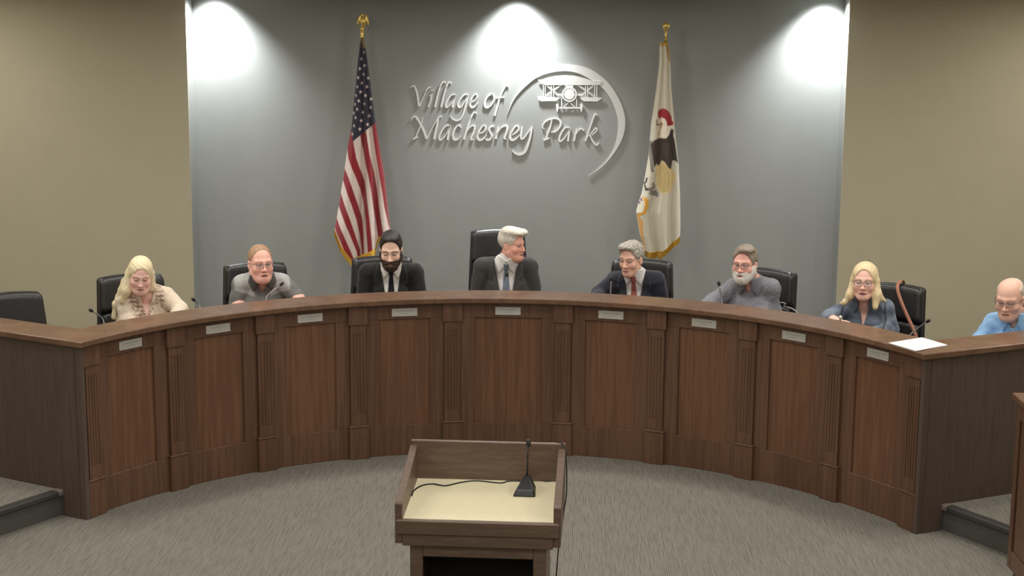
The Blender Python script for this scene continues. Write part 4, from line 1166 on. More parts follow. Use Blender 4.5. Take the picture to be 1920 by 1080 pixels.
def glasses(metal=True, rx=0.024, rz=0.017, thick=0.0016, low=0.0):
    def f(h, root, q):
        mb = MB()
        mat = M['rim_metal'] if metal else M['rim']
        lens = MB()
        for s in (-1, 1):
            pts = []
            for k in range(20):
                a = 2 * PI * k / 20
                ca, sa = math.cos(a), math.sin(a)
                e = 0.6
                px = s * 0.0315 + rx * math.copysign(abs(ca) ** e, ca); pz = -0.006 + low + rz * math.copysign(abs(sa) ** e, sa)
                pts.append(h.P((px, 0.104 - 0.9 * (abs(px) - 0.012) ** 2 * 10 * 0.6, pz)))
            mb.tube(pts, thick, 6, True)
            n0 = len(lens.v)
            c = h.P((s * 0.0315, 0.1005, -0.006 + low))
            lens.add([c] + pts, [(0, k + 1, (k + 1) % 20 + 1) for k in range(20)])
            mb.tube([h.P((s * (0.0315 + rx), 0.094, 0.001 + low)), h.P((s * 0.074, 0.07, 0.004)), h.P((s * 0.084, 0.0, 0.006)), h.P((s * 0.082, -0.02, -0.006))], thick, 6)
        mb.tube([h.P((-0.009, 0.105, 0.0 + low)), h.P((0, 0.108, 0.003 + low)), h.P((0.009, 0.105, 0.0 + low))], thick, 6)
        g = mb.build('eyeglasses', mat, root, True)
        lens.build('lens', M['lens'], g, True)
    return f
def styles(*fs):
    def f(h, root, q):
        for g in fs: g(h, root, q)
    return f
def long_hair(c0, c1, locks, cap=(0.090, 0.110, 0.098), cz=0.036, face=(0.066, 0.10, 0.115), fz=-0.030, fy=0.112, amp=0.0025):
    def f(h, root, q):
        V = hairvol(h, (-0.24, -0.20, -0.40), (0.24, 0.20, 0.17), 0.0056)
        V.add(h.ell((0, -0.02, cz), cap), 0.01)
        for (a, b_, ra, rb) in locks: V.add(Cap(h.P(a) if len(a) == 3 else a, h.P(b_), ra, rb), 0.025)
        X, Y, Z = V.grid(); x, y, z = h.inv(X, Y, Z)
        F = V.F + amp * 0.5 * np.sin(190 * x + 80 * y + 12 * wav(x, y, z, 9, q['seed'])) + amp * 0.3 * np.sin(380 * x - 90 * y)
        F = smax(F, -h.ell((0, fy, fz), face)(X, Y, Z), 0.012)
        F = smax(F, -h.ell((0, 0.06, -0.13), (0.055, 0.075, 0.075))(X, Y, Z), 0.012)
        emit_hair('hair', V, F, hair_mat('hair_' + str(q['seed']), c0, c1, 0.45, (260, 260, 16)), root)
    return f
# ---- outfits
def suit(jc, shirt, tie, knot=None, vdeep=-0.36, open_=0.075, pin=False):
    def f(g):
        full, torso, u, vz, front, psd = g['full'], g['torso'], g['u'], g['vz'], g['front'], g['psd']
        Vp = [(-open_, 0.12), (open_, 0.12), (open_ * 0.95, 0.02), (0.012, vdeep), (-0.012, vdeep), (-open_ * 0.95, 0.02)]
        J = torso - 0.015 + g['wr']
        lap = [(open_ * 0.95, 0.05), (0.0, vdeep), (0.05, vdeep + 0.06), (0.118, -0.13), (0.098, -0.105), (0.125, -0.075), (0.112, 0.0), (0.09, 0.06)]
        for P in (lap, g['mir'](lap)):
            m = np.clip(-psd(P) / 0.006, 0, 1) * (front < 0)
            J = J - 0.012 * m
        J = smax(J, -np.maximum(psd(Vp), front), 0.004)
        J = np.maximum(J, -(g['neck'] - 0.014))
        g['emit']('jacket', J, M['cloth'], lambda P: np.tile(np.array(jc), (len(P), 1)))
        Sf = np.maximum(np.maximum(full - 0.006, psd([(-open_ - 0.045, 0.09), (open_ + 0.045, 0.09), (open_ + 0.03, -0.02), (0.04, vdeep - 0.03), (-0.04, vdeep - 0.03), (-open_ - 0.03, -0.02)])), front - 0.02)
        sh = g['emit']('shirt', Sf, M['cloth'], g['solid'](shirt))
        # collar band round the neck and two folded points
        band = np.maximum(g['neck'] - 0.013, np.maximum(g['vz'] - 0.075 + 0.35 * (g['Y'] - g['N'][1]), 0.0 - g['vz'] - 0.01))
        band = np.maximum(band, np.where(front < 0, -psd([(-0.012, 0.12), (0.012, 0.12), (0.0, -0.02)]), -1))
        for P in ([(0.0, 0.045), (0.030, 0.075), (0.075, 0.075), (0.072, 0.01), (0.050, -0.050), (0.012, 0.0)],):
            for PP in (P, g['mir'](P)):
                band = np.minimum(band, np.maximum(np.maximum(full - 0.017, psd(PP)), front))
        g['emit']('shirt_collar', band, M['cloth'], g['solid'](shirt), sh)
        if tie is not None:
            tf = np.maximum(np.maximum(full - 0.022, psd([(-0.022, 0.022), (0.022, 0.022), (0.014, -0.025), (-0.014, -0.025)])), front)
            tf = np.minimum(tf, np.maximum(np.maximum(full - 0.014, psd([(-0.013, -0.02), (0.013, -0.02), (0.034, -0.26), (0.036, -0.45), (-0.036, -0.45), (-0.034, -0.26)])), front))
            def tc(P):
                c = np.tile(np.array(tie), (len(P), 1))
                k = np.clip((P[:, 2] - g['N'][2] + 0.12) / 0.10, 0, 1)[:, None]
                if knot is not None: c = c * (1 - k) + np.array(knot) * k
                s = ((np.sin((P[:, 0] - g['N'][0]) * 500 + P[:, 2] * 420) > 0.5) * 0.25)[:, None]
                return c * (1 - s) 
            g['emit']('necktie', tf, M['cloth'], tc)
    return f
def shirt_open(main, collar, yoke=None, vdeep=-0.13, vop=0.05, colr=0.017, band_h=0.022, placket=True, stripes=None, pattern=None, name='shirt'):
    def f(g):
        full, torso, u, vz, front, psd = g['full'], g['torso'], g['u'], g['vz'], g['front'], g['psd']
        Vp = [(-vop, 0.14), (vop, 0.14), (vop * 0.9, 0.03), (0.0, vdeep), (-vop * 0.9, 0.03)]
        J = full - 0.011 + g['wr']
        J = np.maximum(J, vz - 0.05 + 0.4 * (g['Y'] - g['N'][1]))
        J = smax(J, -np.maximum(psd(Vp), front), 0.004)
        J = np.maximum(J, -(g['neck'] - 0.003))
        if placket: J = J - 0.004 * np.clip(-psd([(-0.017, vdeep + 0.02), (0.017, vdeep + 0.02), (0.017, -0.6), (-0.017, -0.6)]) / 0.004, 0, 1) * (front < 0)
        def col(P):
            c = np.tile(np.array(main), (len(P), 1))
            if yoke is not None:
                xx = np.abs(P[:, 0] - g['N'][0])
                m = np.clip(np.minimum(np.minimum(P[:, 2] - g['N'][2] + 0.135 - 0.35 * xx, 0.19 - xx), xx - 0.055) / 0.012 + 0.5, 0, 1)[:, None]
                c = c * (1 - m) + np.array(yoke) * m
            if stripes is not None:
                m = np.sin((P[:, 0] * 0.9 + P[:, 1] * 0.5) * 420) > 0.35
                c[m] = stripes
            if pattern is not None: c = pattern(P, c, g)
            return c
        sh = g['emit'](name, J, M['cloth'], col)
        ch = g['q'].get('colh', 0.05)
        cp = [(vop * 0.8, ch), (0.082, ch), (0.098, -0.01), (0.064, -0.085), (vop * 0.55, -0.03)]
        cf = None
        for PP in (cp, g['mir'](cp)):
            e = np.maximum(np.maximum(full - colr - 0.004, psd(PP)), front)
            cf = e if cf is None else np.minimum(cf, e)
        bk = np.maximum(np.maximum(g['neck'] - 0.014, vz - band_h - 0.02 + 0.35 * (g['Y'] - g['N'][1])), np.maximum(-vz - 0.02, -front - 0.02))
        cf = np.maximum(np.minimum(cf, bk), -(g['neck'] - 0.004))
        if collar is not None: g['emit']('collar', cf, M['cloth'], g['solid'](collar), sh)
    return f

# ------------------------------------------------------------------ who sits where
def lace(P, c, g):
    x = P[:, 0] - g['N'][0]; z = P[:, 2] - g['N'][2] + 0.045; y = P[:, 1] - g['N'][1]
    band = (np.abs(x) < 0.115) & (z > -0.20) & (np.abs(np.abs(x) - np.clip((z + 0.185) * 0.50, 0, 0.1)) < 0.042) & (y > 0)
    r = np.sin(x * 430 + 3 * np.sin(z * 190)) * np.sin(z * 400 + 2.5 * np.sin(x * 230))
    al = (band * np.clip((r - 0.05) / 0.35, 0, 1))[:, None]
    return c * (1 - al) + np.array((0.26, 0.15, 0.11)) * al
def denim(P, c, g):
    x = P[:, 0] - g['N'][0]; z = P[:, 2] - g['N'][2]
    n = wav(P[:, 0], P[:, 1], P[:, 2], 30, 5)
    c = c * (1 + 0.6 * np.clip(n, -0.9, 1.3))[:, None]
    seam = np.abs(np.abs(x) - 0.135 + 0.1 * (z + 0.05)) < 0.006
    c[seam & (z > -0.25)] = c[seam & (z > -0.25)] * 0.35
    return c
def mottle(P, c, g):
    n = wav(P[:, 0], P[:, 1], P[:, 2], 60, 9)
    return c * (1 + 0.12 * n)[:, None]
GRAY = (0.055, 0.055, 0.056)
DE, DW = [(0.28, 0.10, 0.80), (-0.28, 0.10, 0.80)], [(0.11, 0.36, 0.782), (-0.11, 0.36, 0.782)]
people = [
 dict(label='woman with long pale blond hair in a cream blouse with beaded neckline, looking down', head=(-2.395, 2.44, 1.262), face=16, torso=20, pitch=18, roll=-4, seed=1, necklen=0.125, hk=0.9, ridge=0.75, lean=0.16,
      skin=(0.74, 0.45, 0.37), lip=(0.55, 0.25, 0.23), brow=(0.42, 0.28, 0.16), browk=0.5, flush=0.3, jaw=1.0, jowl=1, sw=0.130, nx=-0.035, w=1.06, sdz=(-0.015, -0.01), arm=1.0, nk=1.02,
      elbow=[(0.09, 0.10, 0.80), (-0.25, 0.15, 0.86)], wrist=[(0.02, 0.36, 0.785), (-0.16, 0.38, 0.79)],
      outfit=shirt_open((0.80, 0.68, 0.54), None, vdeep=-0.165, vop=0.062, placket=False, pattern=lace, name='blouse'),
      style=long_hair((0.70, 0.56, 0.31), (0.93, 0.85, 0.62), [((0.075, -0.02, 0.0), (0.095, 0.02, -0.12), 0.030, 0.034), ((0.095, 0.02, -0.12), (0.125, 0.035, -0.20), 0.032, 0.020), ((0.10, -0.04, -0.08), (0.165, -0.02, -0.26), 0.03, 0.018), ((0.165, -0.02, -0.26), (0.175, 0.0, -0.36), 0.018, 0.016),
              ((-0.075, -0.01, 0.0), (-0.088, 0.01, -0.10), 0.026, 0.024), ((-0.088, 0.01, -0.10), (-0.12, -0.02, -0.15), 0.024, 0.016), ((0, -0.08, -0.02), (0, -0.09, -0.2), 0.06, 0.06)], cap=(0.088, 0.108, 0.096))),
 dict(label='man with short reddish hair and glasses in a grey quarter-zip polo', head=(-1.705, 2.965, 1.258), face=26, torso=14, pitch=-2, seed=2, necklen=0.122, eye=0.0058, lean=0.21, hk=1.0,
      skin=(0.73, 0.41, 0.33), lip=(0.45, 0.18, 0.15), brow=(0.40, 0.22, 0.14), browk=0.5, flush=0.5, flushall=0.15, jaw=1.06, jowl=1, mouth=0.0022, w=1.12, sw=0.142, nx=-0.01, arm=1.0, nk=1.12, sdz=(0.0, 0.0),
      elbow=[(0.165, 0.12, 0.80), (-0.255, 0.17, 0.835)], wrist=[(0.09, 0.38, 0.785), (-0.20, 0.40, 0.80)], sleeve=(0.95, 0.80),
      outfit=shirt_open((0.185, 0.19, 0.185), (0.105, 0.10, 0.098), yoke=(0.46, 0.46, 0.45), vdeep=-0.11, vop=0.055, pattern=mottle, name='polo_shirt'),
      style=styles(short_hair((0.30, 0.17, 0.09), (0.52, 0.33, 0.20), cap=(0.0805, 0.102, 0.0875), fz=-0.008, fy=0.110, rough=0.0012), glasses(True, 0.024, 0.0145))),
 dict(label='man with dark hair and full beard in a black suit and tie, looking down', head=(-0.847, 3.315, 1.305), face=2, torso=6, pitch=15, seed=3, necklen=0.162, lean=0.15, hk=0.98,
      skin=(0.72, 0.47, 0.36), lip=(0.36, 0.18, 0.14), brow=(0.06, 0.04, 0.03), flush=0.2, wf=0.97, jaw=0.95, w=1.06, sw=0.166, sdz=(0.02, 0.02), neckback=0.07, arm=1.0,
      elbow=[(0.195, 0.08, 0.78), (-0.205, 0.10, 0.78)], wrist=[(0.10, 0.36, 0.782), (-0.10, 0.36, 0.782)],
      outfit=suit((0.022, 0.021, 0.021), (0.82, 0.80, 0.76), (0.014, 0.015, 0.02)),
      style=styles(short_hair((0.012, 0.009, 0.008), (0.045, 0.034, 0.028), cap=(0.083, 0.107, 0.097), side=0.012, fz=-0.014, fy=0.116, extra=[((0.0, 0.0, 0.10), (0.062, 0.080, 0.030))]), beard((0.022, 0.014, 0.010), (0.085, 0.055, 0.038), 0.008, -0.008))),
 dict(label='man with swept white hair in a grey suit and blue tie, head turned right', head=(0.008, 3.42, 1.338), face=58, torso=4, pitch=1, seed=4, eye=0.0055, necklen=0.158, hk=0.89, sdz=(0.02, 0.02), lean=0.13,
      skin=(0.70, 0.36, 0.27), lip=(0.48, 0.22, 0.18), brow=(0.60, 0.52, 0.44), browk=0.5, flush=0.5, flushall=0.15, jaw=1.04, jowl=1, w=1.16, sw=0.162, nx=0.045, arm=1.0, nk=1.1, neckback=0.05, d=1.1,
      elbow=[(0.250, 0.06, 0.78), (-0.160, 0.06, 0.78)], wrist=[(0.22, 0.36, 0.782), (-0.16, 0.36, 0.782)],
      outfit=suit((0.062, 0.060, 0.058), (0.84, 0.82, 0.80), (0.19, 0.24, 0.36), (0.16, 0.22, 0.24), open_=0.085),
      style=short_hair((0.50, 0.46, 0.38), (0.90, 0.87, 0.78), cap=(0.090, 0.112, 0.098), cz=0.044, side=0.022, fz=-0.030, fy=0.124, rough=0.003, extra=[((0.0, 0.055, 0.098), (0.080, 0.075, 0.036)), ((0.03, 0.0, 0.105), (0.06, 0.08, 0.034))])),
 dict(label='man with curly grey hair in a navy suit and red tie, leaning left', head=(0.845, 3.315, 1.262), face=-32, torso=-12, pitch=6, seed=5, necklen=0.145, hk=0.94, eye=0.0058, lean=0.20,
      skin=(0.66, 0.38, 0.28), lip=(0.46, 0.22, 0.18), brow=(0.25, 0.17, 0.12), browk=0.6, flush=0.3, wf=0.98, jaw=0.93, w=1.1, sw=0.148, nx=-0.02, arm=1.0, sdz=(0.0, 0.018),
      elbow=[(0.225, 0.18, 0.84), (-0.205, 0.08, 0.78)], wrist=[(0.20, 0.42, 0.785), (-0.10, 0.36, 0.782)],
      outfit=suit((0.030, 0.031, 0.042), (0.82, 0.81, 0.80), (0.38, 0.115, 0.095)),
      style=short_hair((0.14, 0.13, 0.12), (0.66, 0.62, 0.54), cap=(0.086, 0.110, 0.096), side=0.012, rough=0.006, rs=120, fz=-0.024, extra=[((0.01, 0.045, 0.095), (0.066, 0.06, 0.034))])),
 dict(label='man with a full white beard and glasses in a grey-blue shirt', head=(1.605, 3.015, 1.288), face=-26, torso=-24, pitch=1, seed=6, necklen=0.142, eye=0.0058, lean=0.18, hk=0.95,
      skin=(0.72, 0.38, 0.31), lip=(0.45, 0.2, 0.17), brow=(0.34, 0.24, 0.17), browk=0.6, flush=0.4, flushall=0.1, jaw=1.08, wf=1.02, jowl=1, w=1.2, d=1.15, sw=0.135, nx=-0.03, arm=1.0, nk=1.15, sdz=(-0.01, 0.01),
      elbow=[(0.205, 0.22, 0.86), (-0.150, 0.06, 0.80)], wrist=[(0.26, 0.45, 0.80), (-0.08, 0.36, 0.785)],
      outfit=shirt_open((0.215, 0.215, 0.245), (0.20, 0.20, 0.23), vdeep=-0.08, vop=0.038, stripes=(0.27, 0.27, 0.30), pattern=mottle),
      style=styles(short_hair((0.16, 0.12, 0.09), (0.42, 0.36, 0.28), cap=(0.088, 0.108, 0.098), side=0.012, fz=-0.022, rough=0.003, extra=[((-0.02, 0.03, 0.105), (0.06, 0.06, 0.03))]), beard((0.55, 0.52, 0.46), (0.88, 0.85, 0.80), 0.013, -0.004), glasses(False, 0.025, 0.015))),
 dict(label='woman with shoulder-length blond hair and glasses in a denim jacket', head=(2.322, 2.508, 1.268), face=-17, torso=-20, pitch=-2, seed=7, necklen=0.14, eye=0.0058, ridge=0.75, lean=0.19, hk=0.94,
      skin=(0.72, 0.42, 0.33), lip=(0.40, 0.16, 0.15), brow=(0.36, 0.24, 0.15), browk=0.4, flush=0.4, mouth=0.002, jaw=0.98, w=1.04, sw=0.122, arm=1.0, sdz=(-0.03, -0.01),
      elbow=[(0.220, 0.20, 0.85), (-0.170, 0.10, 0.79)], wrist=[(0.15, 0.42, 0.885), (-0.06, 0.40, 0.80)], hand=((-0.7, 0.7, -0.05), None), sleeve=(1.9, 1.9),
      outfit=shirt_open((0.150, 0.180, 0.235), (0.130, 0.152, 0.190), vdeep=-0.17, vop=0.055, colr=0.02, pattern=denim, name='denim_jacket'),
      style=styles(long_hair((0.60, 0.44, 0.21), (0.92, 0.79, 0.52), [((0.072, -0.005, 0.0), (0.088, 0.02, -0.10), 0.028, 0.028), ((0.088, 0.02, -0.10), (0.125, 0.03, -0.155), 0.026, 0.014), ((0.125, 0.03, -0.155), (0.155, 0.03, -0.165), 0.014, 0.006), ((-0.074, -0.005, 0.0), (-0.085, 0.01, -0.09), 0.028, 0.032), ((-0.085, 0.01, -0.09), (-0.085, 0.04, -0.17), 0.034, 0.020),
              ((-0.095, 0.0, -0.10), (-0.155, 0.0, -0.135), 0.022, 0.006), ((0, -0.085, -0.02), (0, -0.085, -0.13), 0.06, 0.055)], cap=(0.090, 0.110, 0.098), face=(0.068, 0.10, 0.118), fz=-0.024), glasses(False, 0.026, 0.019, 0.0014))),
 dict(label='balding man with glasses in a light blue button-down shirt, looking down', head=(3.145, 2.105, 1.242), face=-33, torso=-34, pitch=13, seed=8, necklen=0.135, lean=0.14, hk=0.99,
      skin=(0.68, 0.40, 0.30), lip=(0.48, 0.24, 0.2), brow=(0.45, 0.32, 0.24), browk=0.4, flush=0.45, jaw=1.08, wf=1.03, jowl=1, w=1.25, d=1.15, sw=0.150, nx=-0.03, arm=1.0, nk=1.15, sdz=(-0.015, -0.01),
      elbow=[(0.180, 0.10, 0.79), (-0.220, 0.10, 0.79)], wrist=[(0.10, 0.36, 0.782), (-0.10, 0.36, 0.782)],
      outfit=shirt_open((0.30, 0.52, 0.80), (0.31, 0.53, 0.80), vdeep=-0.07, vop=0.05, pattern=mottle),
      style=styles(short_hair((0.48, 0.40, 0.30), (0.78, 0.70, 0.58), cap=(0.082, 0.104, 0.088), side=0.006, fz=0.0, fy=0.085, face=(0.10, 0.115, 0.12), minus=[((0, 0.02, 0.11), (0.072, 0.10, 0.075))]), glasses(False, 0.026, 0.0125, 0.0016, 0.004))),
]
built = [person(q) for q in people]

# ------------------------------------------------------------------ chairs into place
chairs = [(-3.17, 2.13, 36, 'empty black leather chair at the far left wing of the dais'),
          (-2.574, 2.851, 27, 'black leather chair behind the woman in the cream blouse'),
          (-1.824, 3.383, 20, 'black leather chair behind the man in the grey polo'),
          (-0.953, 3.72, 11, 'black leather chair behind the man in the black suit'),
          (-0.11, 3.85, 10, 'tall black leather chair behind the white-haired man in the centre'),
          (0.944, 3.726, -9, 'black leather chair behind the man in the navy suit'),
          (1.80, 3.40, -30, 'black leather chair behind the man with the white beard'),
          (2.575, 2.865, -27, 'black leather chair with a tan strap, behind the woman in denim'),
          (3.53, 2.42, -34, 'black leather chair behind the man in the light blue shirt')]
used = False
chair_objs = []
for x, y, psi, lab in chairs:
    fx, fy = math.sin(psi * D2R), -math.cos(psi * D2R)
    if 'tall' in lab: o = tall
    elif not used: o = std; used = True
    else: o = copy_tree(std)
    seat_at(o, x + fx * 0.31, y + fy * 0.31, psi, lab)
    chair_objs.append(o)

# ------------------------------------------------------------------ gooseneck microphones on the desk
def mic(a, head, mid, lab, tip=None, rbase=3.10):
    b = pol(rbase, a * D2R)
    z0 = PLAT + 0.735
    t = thing('gooseneck_microphone', lab, 'microphone', (b[0], b[1], z0), 0, 'gooseneck microphones on the dais')
    MB().lathe([(0, 0), (0.055, 0), (0.055, 0.012), (0.04, 0.022), (0.012, 0.026), (0.012, 0.05), (0, 0.05)], n=18).build('mic_base', M['plastic'], t, True)
    L = lambda p: (p[0] - b[0], p[1] - b[1], p[2] - z0)
    pts = [(0, 0, 0.04), (0, 0, 0.09)] + [L(p) for p in mid] + [L(head)]
    P = spline(pts, 6)
    MB().tube([tuple(p) for p in P], 0.0042, 6).build('gooseneck', M['mic_metal'], t, True)
    e = np.array(P[-1]); d = e - np.array(P[-3]); d = d / np.linalg.norm(d)
    hd = MB().tube([tuple(e - d * 0.004), tuple(e + d * 0.006), tuple(e + d * 0.022), tuple(e + d * 0.030)], [0.006, 0.010, 0.011, 0.006], 10).build('mic_head', M['plastic'] if tip is None else tip, t, True)
    return t
mic(-53.0, (-2.545, 1.862, 1.132), [(-2.50, 1.92, 1.07)], 'gooseneck microphone at the left corner, leaning left over an empty place')
mic(-40.0, (-2.035, 2.405, 1.100), [(-2.01, 2.43, 1.06)], 'short gooseneck microphone right of the woman in the cream blouse')
mic(-31.0, (-1.535, 2.752, 1.145), [(-1.62, 2.70, 1.07)], 'gooseneck microphone before the man in the grey polo')
mic(-0.8, (-0.022, 3.12, 1.160), [(-0.035, 3.10, 1.05)], 'gooseneck microphone in front of the blue tie')
mic(12.8, (0.70, 3.08, 1.145), [(0.695, 3.06, 1.04)], 'gooseneck microphone before the man in the navy suit')
mic(27.4, (1.415, 2.815, 1.170), [(1.435, 2.80, 1.06)], 'gooseneck microphone before the man with the white beard')
M['mic_pale'] = flat('pale_mic_cap', (0.72, 0.72, 0.58), 0.5)
m7 = mic(43.2, (2.122, 2.205, 1.070), [(2.128, 2.235, 0.99)], 'gooseneck microphone with pale tip before the woman in denim', M['mic_pale'], 3.09)
mic(52.0, (2.575, 1.835, 1.140), [(2.52, 1.90, 1.07)], 'gooseneck microphone at the right corner behind the white papers')

# coil of silver cable ends on the chair arm side of the bearded man
cc = [(1.79, 2.62, 1.085), (1.80, 2.60, 1.10), (1.83, 2.59, 1.095), (1.82, 2.605, 1.075), (1.86, 2.57, 1.07), (1.90, 2.545, 1.045), (1.915, 2.535, 0.98), (1.90, 2.53, PLAT + 0.742)]
cz0 = PLAT + 0.737
cb = (1.90, 2.53)
ccab = MB().tube([tuple(p) for p in spline([(x - cb[0], y - cb[1], z - cz0) for x, y, z in cc], 6)], 0.0045, 6)
ccab.lathe([(0, 0), (0.022, 0), (0.022, 0.012), (0.008, 0.016), (0, 0.016)], (0, 0, 0), 12)
o = ccab.build('bent_microphone_stem', M['mic_metal'], None, True, loc=(cb[0], cb[1], cz0))
tag(o, 'thin bent silver stem rising beside the bearded man and his chair', 'microphone stem')

# ------------------------------------------------------------------ papers on the counter corner
pc_ = [(2.267, 1.456), (2.505, 1.616), (2.602, 1.42), (2.386, 1.253)]
c0 = (2.44, 1.436)
stack = thing('paper_stack', 'white sheets of paper lying on the right corner of the counter', 'papers', (c0[0], c0[1], ZT + 0.0012))
for k in range(3):
    a = (k - 1) * 0.02
    pts = []
    for x, y in pc_:
        dx, dy = x - c0[0], y - c0[1]
        pts.append((dx * math.cos(a) - dy * math.sin(a), dx * math.sin(a) + dy * math.cos(a)))
    MB().prism(pts, lambda p: (p[0], p[1], p[2]), k * 0.0016, k * 0.0016 + 0.0012).build('sheet', M['paper'], stack)

# ------------------------------------------------------------------ tan shoulder bag hung over the chair back
ch7 = chair_objs[7]
bag = thing('shoulder_bag', 'tan leather bag strap slung over the chair back behind the woman in denim', 'bag', tuple(ch7.location), ch7.rotation_euler.z)
# local chair frame: +x is left in the picture, +y forward
def strip(pts, w, th):
    mb = MB(); P = spline(pts, 6); v = []; f = []
    for i, p in enumerate(P):
        a, b_ = P[max(0, i - 1)], P[min(len(P) - 1, i + 1)]
        d = b_ - a; d = d / np.linalg.norm(d)
        lat = np.array([1, 0, 0.0]) - d[0] * d; lat /= np.linalg.norm(lat)
        nn = np.cross(d, lat)
        for sx in (-1, 1):
            for sn in (0, 1): v.append(tuple(p + lat * sx * w / 2 + nn * sn * th))
    for i in range(len(P) - 1):
        p, q = 4 * i, 4 * i + 4
        f += [(p, q, q + 1, p + 1), (p + 2, p + 3, q + 3, q + 2), (p, p + 2, q + 2, q), (p + 1, q + 1, q + 3, p + 3)]
    n4 = 4 * (len(P) - 1); f += [(0, 1, 3, 2), (n4, n4 + 2, n4 + 3, n4 + 1)]
    return mb.add(v, f)
strip([(-0.255, -0.14, 0.60), (-0.215, -0.165, 0.73), (-0.135, -0.205, 0.86), (-0.072, -0.240, 0.97), (-0.050, -0.272, 1.030), (-0.055, -0.325, 1.052), (-0.055, -0.375, 1.045), (-0.055, -0.41, 1.00), (-0.055, -0.405, 0.80), (-0.055, -0.375, 0.62)], 0.022, 0.004).build('strap', M['strap'], bag, True)
vb = Vol(lin(-0.26, 0.16, 0.01), lin(-0.48, -0.30, 0.01), lin(0.30, 0.66, 0.01)); vb.add(RBox((-0.055, -0.385, 0.48), (0.15, 0.045, 0.14), 0.035), 0.01)
sdf_obj('pouch', vb, M['strap'], bag)

# ------------------------------------------------------------------ lectern in the well
lt = thing('lectern', 'brown wooden lectern with cream top and raised rim, open shelf facing the camera', 'lectern', (0.030, -1.33, 0), -2.0 * D2R)
HXL, YF, YR = 0.333, -0.255, 0.262
for sx in (-1, 1):
    x0, x1 = (-HXL, -HXL + 0.03) if sx < 0 else (HXL - 0.03, HXL)
    MB().prism([(YF, 0.905), (YF, 1.072), (YF + 0.01, 1.077), (YR - 0.02, 1.172), (YR - 0.02, 0.905)], lambda p, x0=x0: (p[2], p[0], p[1]), x0, x1).build('side_panel', M['lectern'], lt, bevel=0.003)
MB().box(-HXL + 0.002, HXL, YR - 0.02, YR, 0.905, 1.192).build('back_panel', M['lectern'], lt, bevel=0.003)
tp = MB(); tp.prism([(YF + 0.012, 0.985), (YF + 0.012, 1.000), (YR - 0.02, 1.022), (YR - 0.02, 1.007)], lambda p: (p[2], p[0], p[1]), -HXL + 0.03, HXL - 0.03).build('cream_writing_top', M['cream'], lt)
MB().box(-HXL + 0.006, HXL - 0.006, YF - 0.016, YF + 0.012, 0.948, 1.008).build('front_lip', M['lectern'], lt, bevel=0.004)
MB().box(-HXL + 0.030, HXL - 0.030, YF - 0.006, YF + 0.014, 0.898, 0.948).build('front_apron', M['lectern'], lt, bevel=0.003)
MB().box(-HXL + 0.03, HXL - 0.03, YF + 0.014, YR - 0.02, 0.898, 0.912).build('underside_board', M['lectern'], lt)
BX, BF, BR = 0.275, -0.235, 0.215
for sx in (-1, 1):
    a, b_ = (-BX, -BX + 0.02) if sx < 0 else (BX - 0.02, BX)
    MB().box(a, b_, BF + 0.022, BR, 0.06, 0.898).build('cabinet_side', M['lectern'], lt, bevel=0.002)
    a, b_ = (-BX, -BX + 0.052) if sx < 0 else (BX - 0.052, BX)
    MB().box(a, b_, BF, BF + 0.022, 0.06, 0.898).build('face_stile', M['lectern'], lt, bevel=0.003)
MB().box(-BX + 0.052, BX - 0.052, BF, BF + 0.022, 0.845, 0.898).build('face_rail', M['lectern'], lt, bevel=0.003)
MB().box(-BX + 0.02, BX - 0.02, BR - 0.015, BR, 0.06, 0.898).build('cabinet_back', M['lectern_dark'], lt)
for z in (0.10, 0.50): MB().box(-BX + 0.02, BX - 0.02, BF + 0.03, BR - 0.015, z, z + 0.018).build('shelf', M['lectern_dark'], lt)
MB().box(-BX - 0.02, BX + 0.02, BF - 0.02, BR + 0.02, 0.0, 0.06).build('plinth', M['lectern'], lt, bevel=0.005)
# microphone on the lectern
lm = thing('desk_microphone', 'black wedge-based gooseneck microphone on the cream lectern top', 'microphone', (0.206, -1.20, 1.0135), -2.0 * D2R)
wedge = [(-0.052, -0.088, 0.0), (0.046, -0.088, 0.0), (0.042, 0.050, 0.0), (-0.030, 0.050, 0.0), (-0.040, -0.075, 0.026), (0.036, -0.075, 0.026), (0.014, 0.036, 0.062), (-0.008, 0.036, 0.062)]
MB().add(wedge, [(0, 3, 2, 1), (4, 5, 6, 7), (0, 1, 5, 4), (1, 2, 6, 5), (2, 3, 7, 6), (3, 0, 4, 7)]).build('mic_base', M['plastic'], lm, bevel=0.006, seg=2)
MB().tube([(0.003, 0.03, 0.055), (0.003, 0.034, 0.10), (0.004, 0.038, 0.15), (0.006, 0.046, 0.185)], [0.005, 0.0028, 0.0028, 0.0028], 8).build('gooseneck', M['plastic'], lm, True)
MB().tube([(0.006, 0.045, 0.182), (0.006, 0.047, 0.188), (0.006, 0.052, 0.205), (0.006, 0.053, 0.211)], [0.007, 0.010, 0.010, 0.006], 10).build('mic_head', M['plastic'], lm, True)
def surf(y): return 1.000 + (y + 1.33 - YF - 0.012) * 0.0435
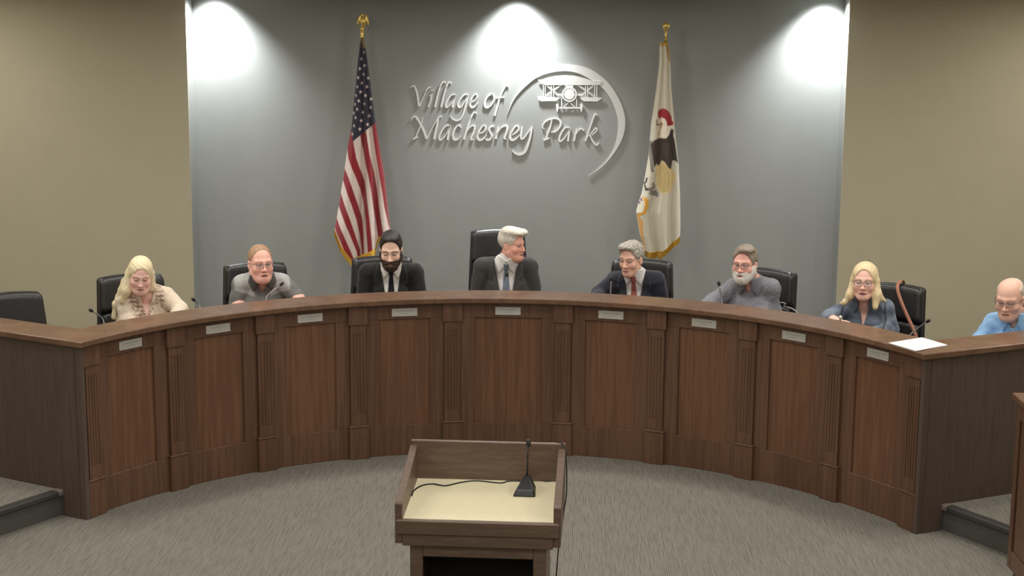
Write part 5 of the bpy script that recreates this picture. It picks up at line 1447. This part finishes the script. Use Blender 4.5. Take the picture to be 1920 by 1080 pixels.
cab = [(-0.269, -1.295), (-0.266, -1.237), (-0.24, -1.178), (-0.196, -1.153), (-0.138, -1.172), (-0.079, -1.132), (-0.009, -1.106), (0.092, -1.128), (0.126, -1.106), (0.160, -1.10), (0.195, -1.105), (0.25, -1.085), (0.29, -1.10), (0.325, -1.09)]
pts = [(x + 0.27, y + 1.295, surf(y) + 0.0035 - 1.0) for x, y in cab]
o = thing('microphone_cable', 'thin dark cable snaking across the cream lectern top and over its right side', 'cable', (-0.27, -1.295, 1.0))
over = [(0.60, 0.205, 0.03), (0.607, 0.212, 0.12), (0.610, 0.214, 0.188), (0.622, 0.20, 0.196), (0.642, 0.17, 0.17), (0.648, 0.10, 0.02), (0.636, 0.03, -0.06), (0.622, -0.03, -0.14), (0.612, -0.06, -0.25), (0.60, -0.08, -0.5), (0.60, -0.09, -0.98)]
MB().tube([tuple(p) for p in spline(pts + over, 6)], 0.003, 6).build('cord', M['plastic'], o, True)
MB().tube([(-0.006, -0.012, 0.006), (0.0, 0.0, 0.006), (0.004, 0.010, 0.006), (0.002, 0.03, 0.007)], [0.005, 0.0065, 0.0065, 0.004], 8).build('plug', M['plastic'], o, True)

# ------------------------------------------------------------------ wooden cabinet at the right edge
cb_ = thing('wooden_side_desk', 'brown wooden desk end cut off by the right edge of the picture', 'desk', (2.775, 0.53, 0))
MB().box(0.0, 0.70, -0.62, 0.0, 0.08, 1.0).build('body', M['wood'], cb_, bevel=0.003)
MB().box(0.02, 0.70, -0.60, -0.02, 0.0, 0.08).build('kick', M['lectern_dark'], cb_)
MB().box(-0.012, 0.0, -0.055, 0.0, 0.08, 1.0).build('corner_stile', M['wood'], cb_, bevel=0.003)
MB().box(-0.012, 0.0, -0.62, -0.565, 0.08, 1.0).build('corner_stile', M['wood'], cb_, bevel=0.003)
MB().box(-0.012, 0.0, -0.565, -0.055, 0.08, 0.18).build('side_rail', M['wood'], cb_, bevel=0.003)
MB().box(-0.012, 0.0, -0.565, -0.055, 0.9, 1.0).build('side_rail', M['wood'], cb_, bevel=0.003)
MB().box(-0.042, 0.74, -0.66, 0.005, 1.0, 1.035).build('desk_top', M['topwood'], cb_, bevel=0.005)
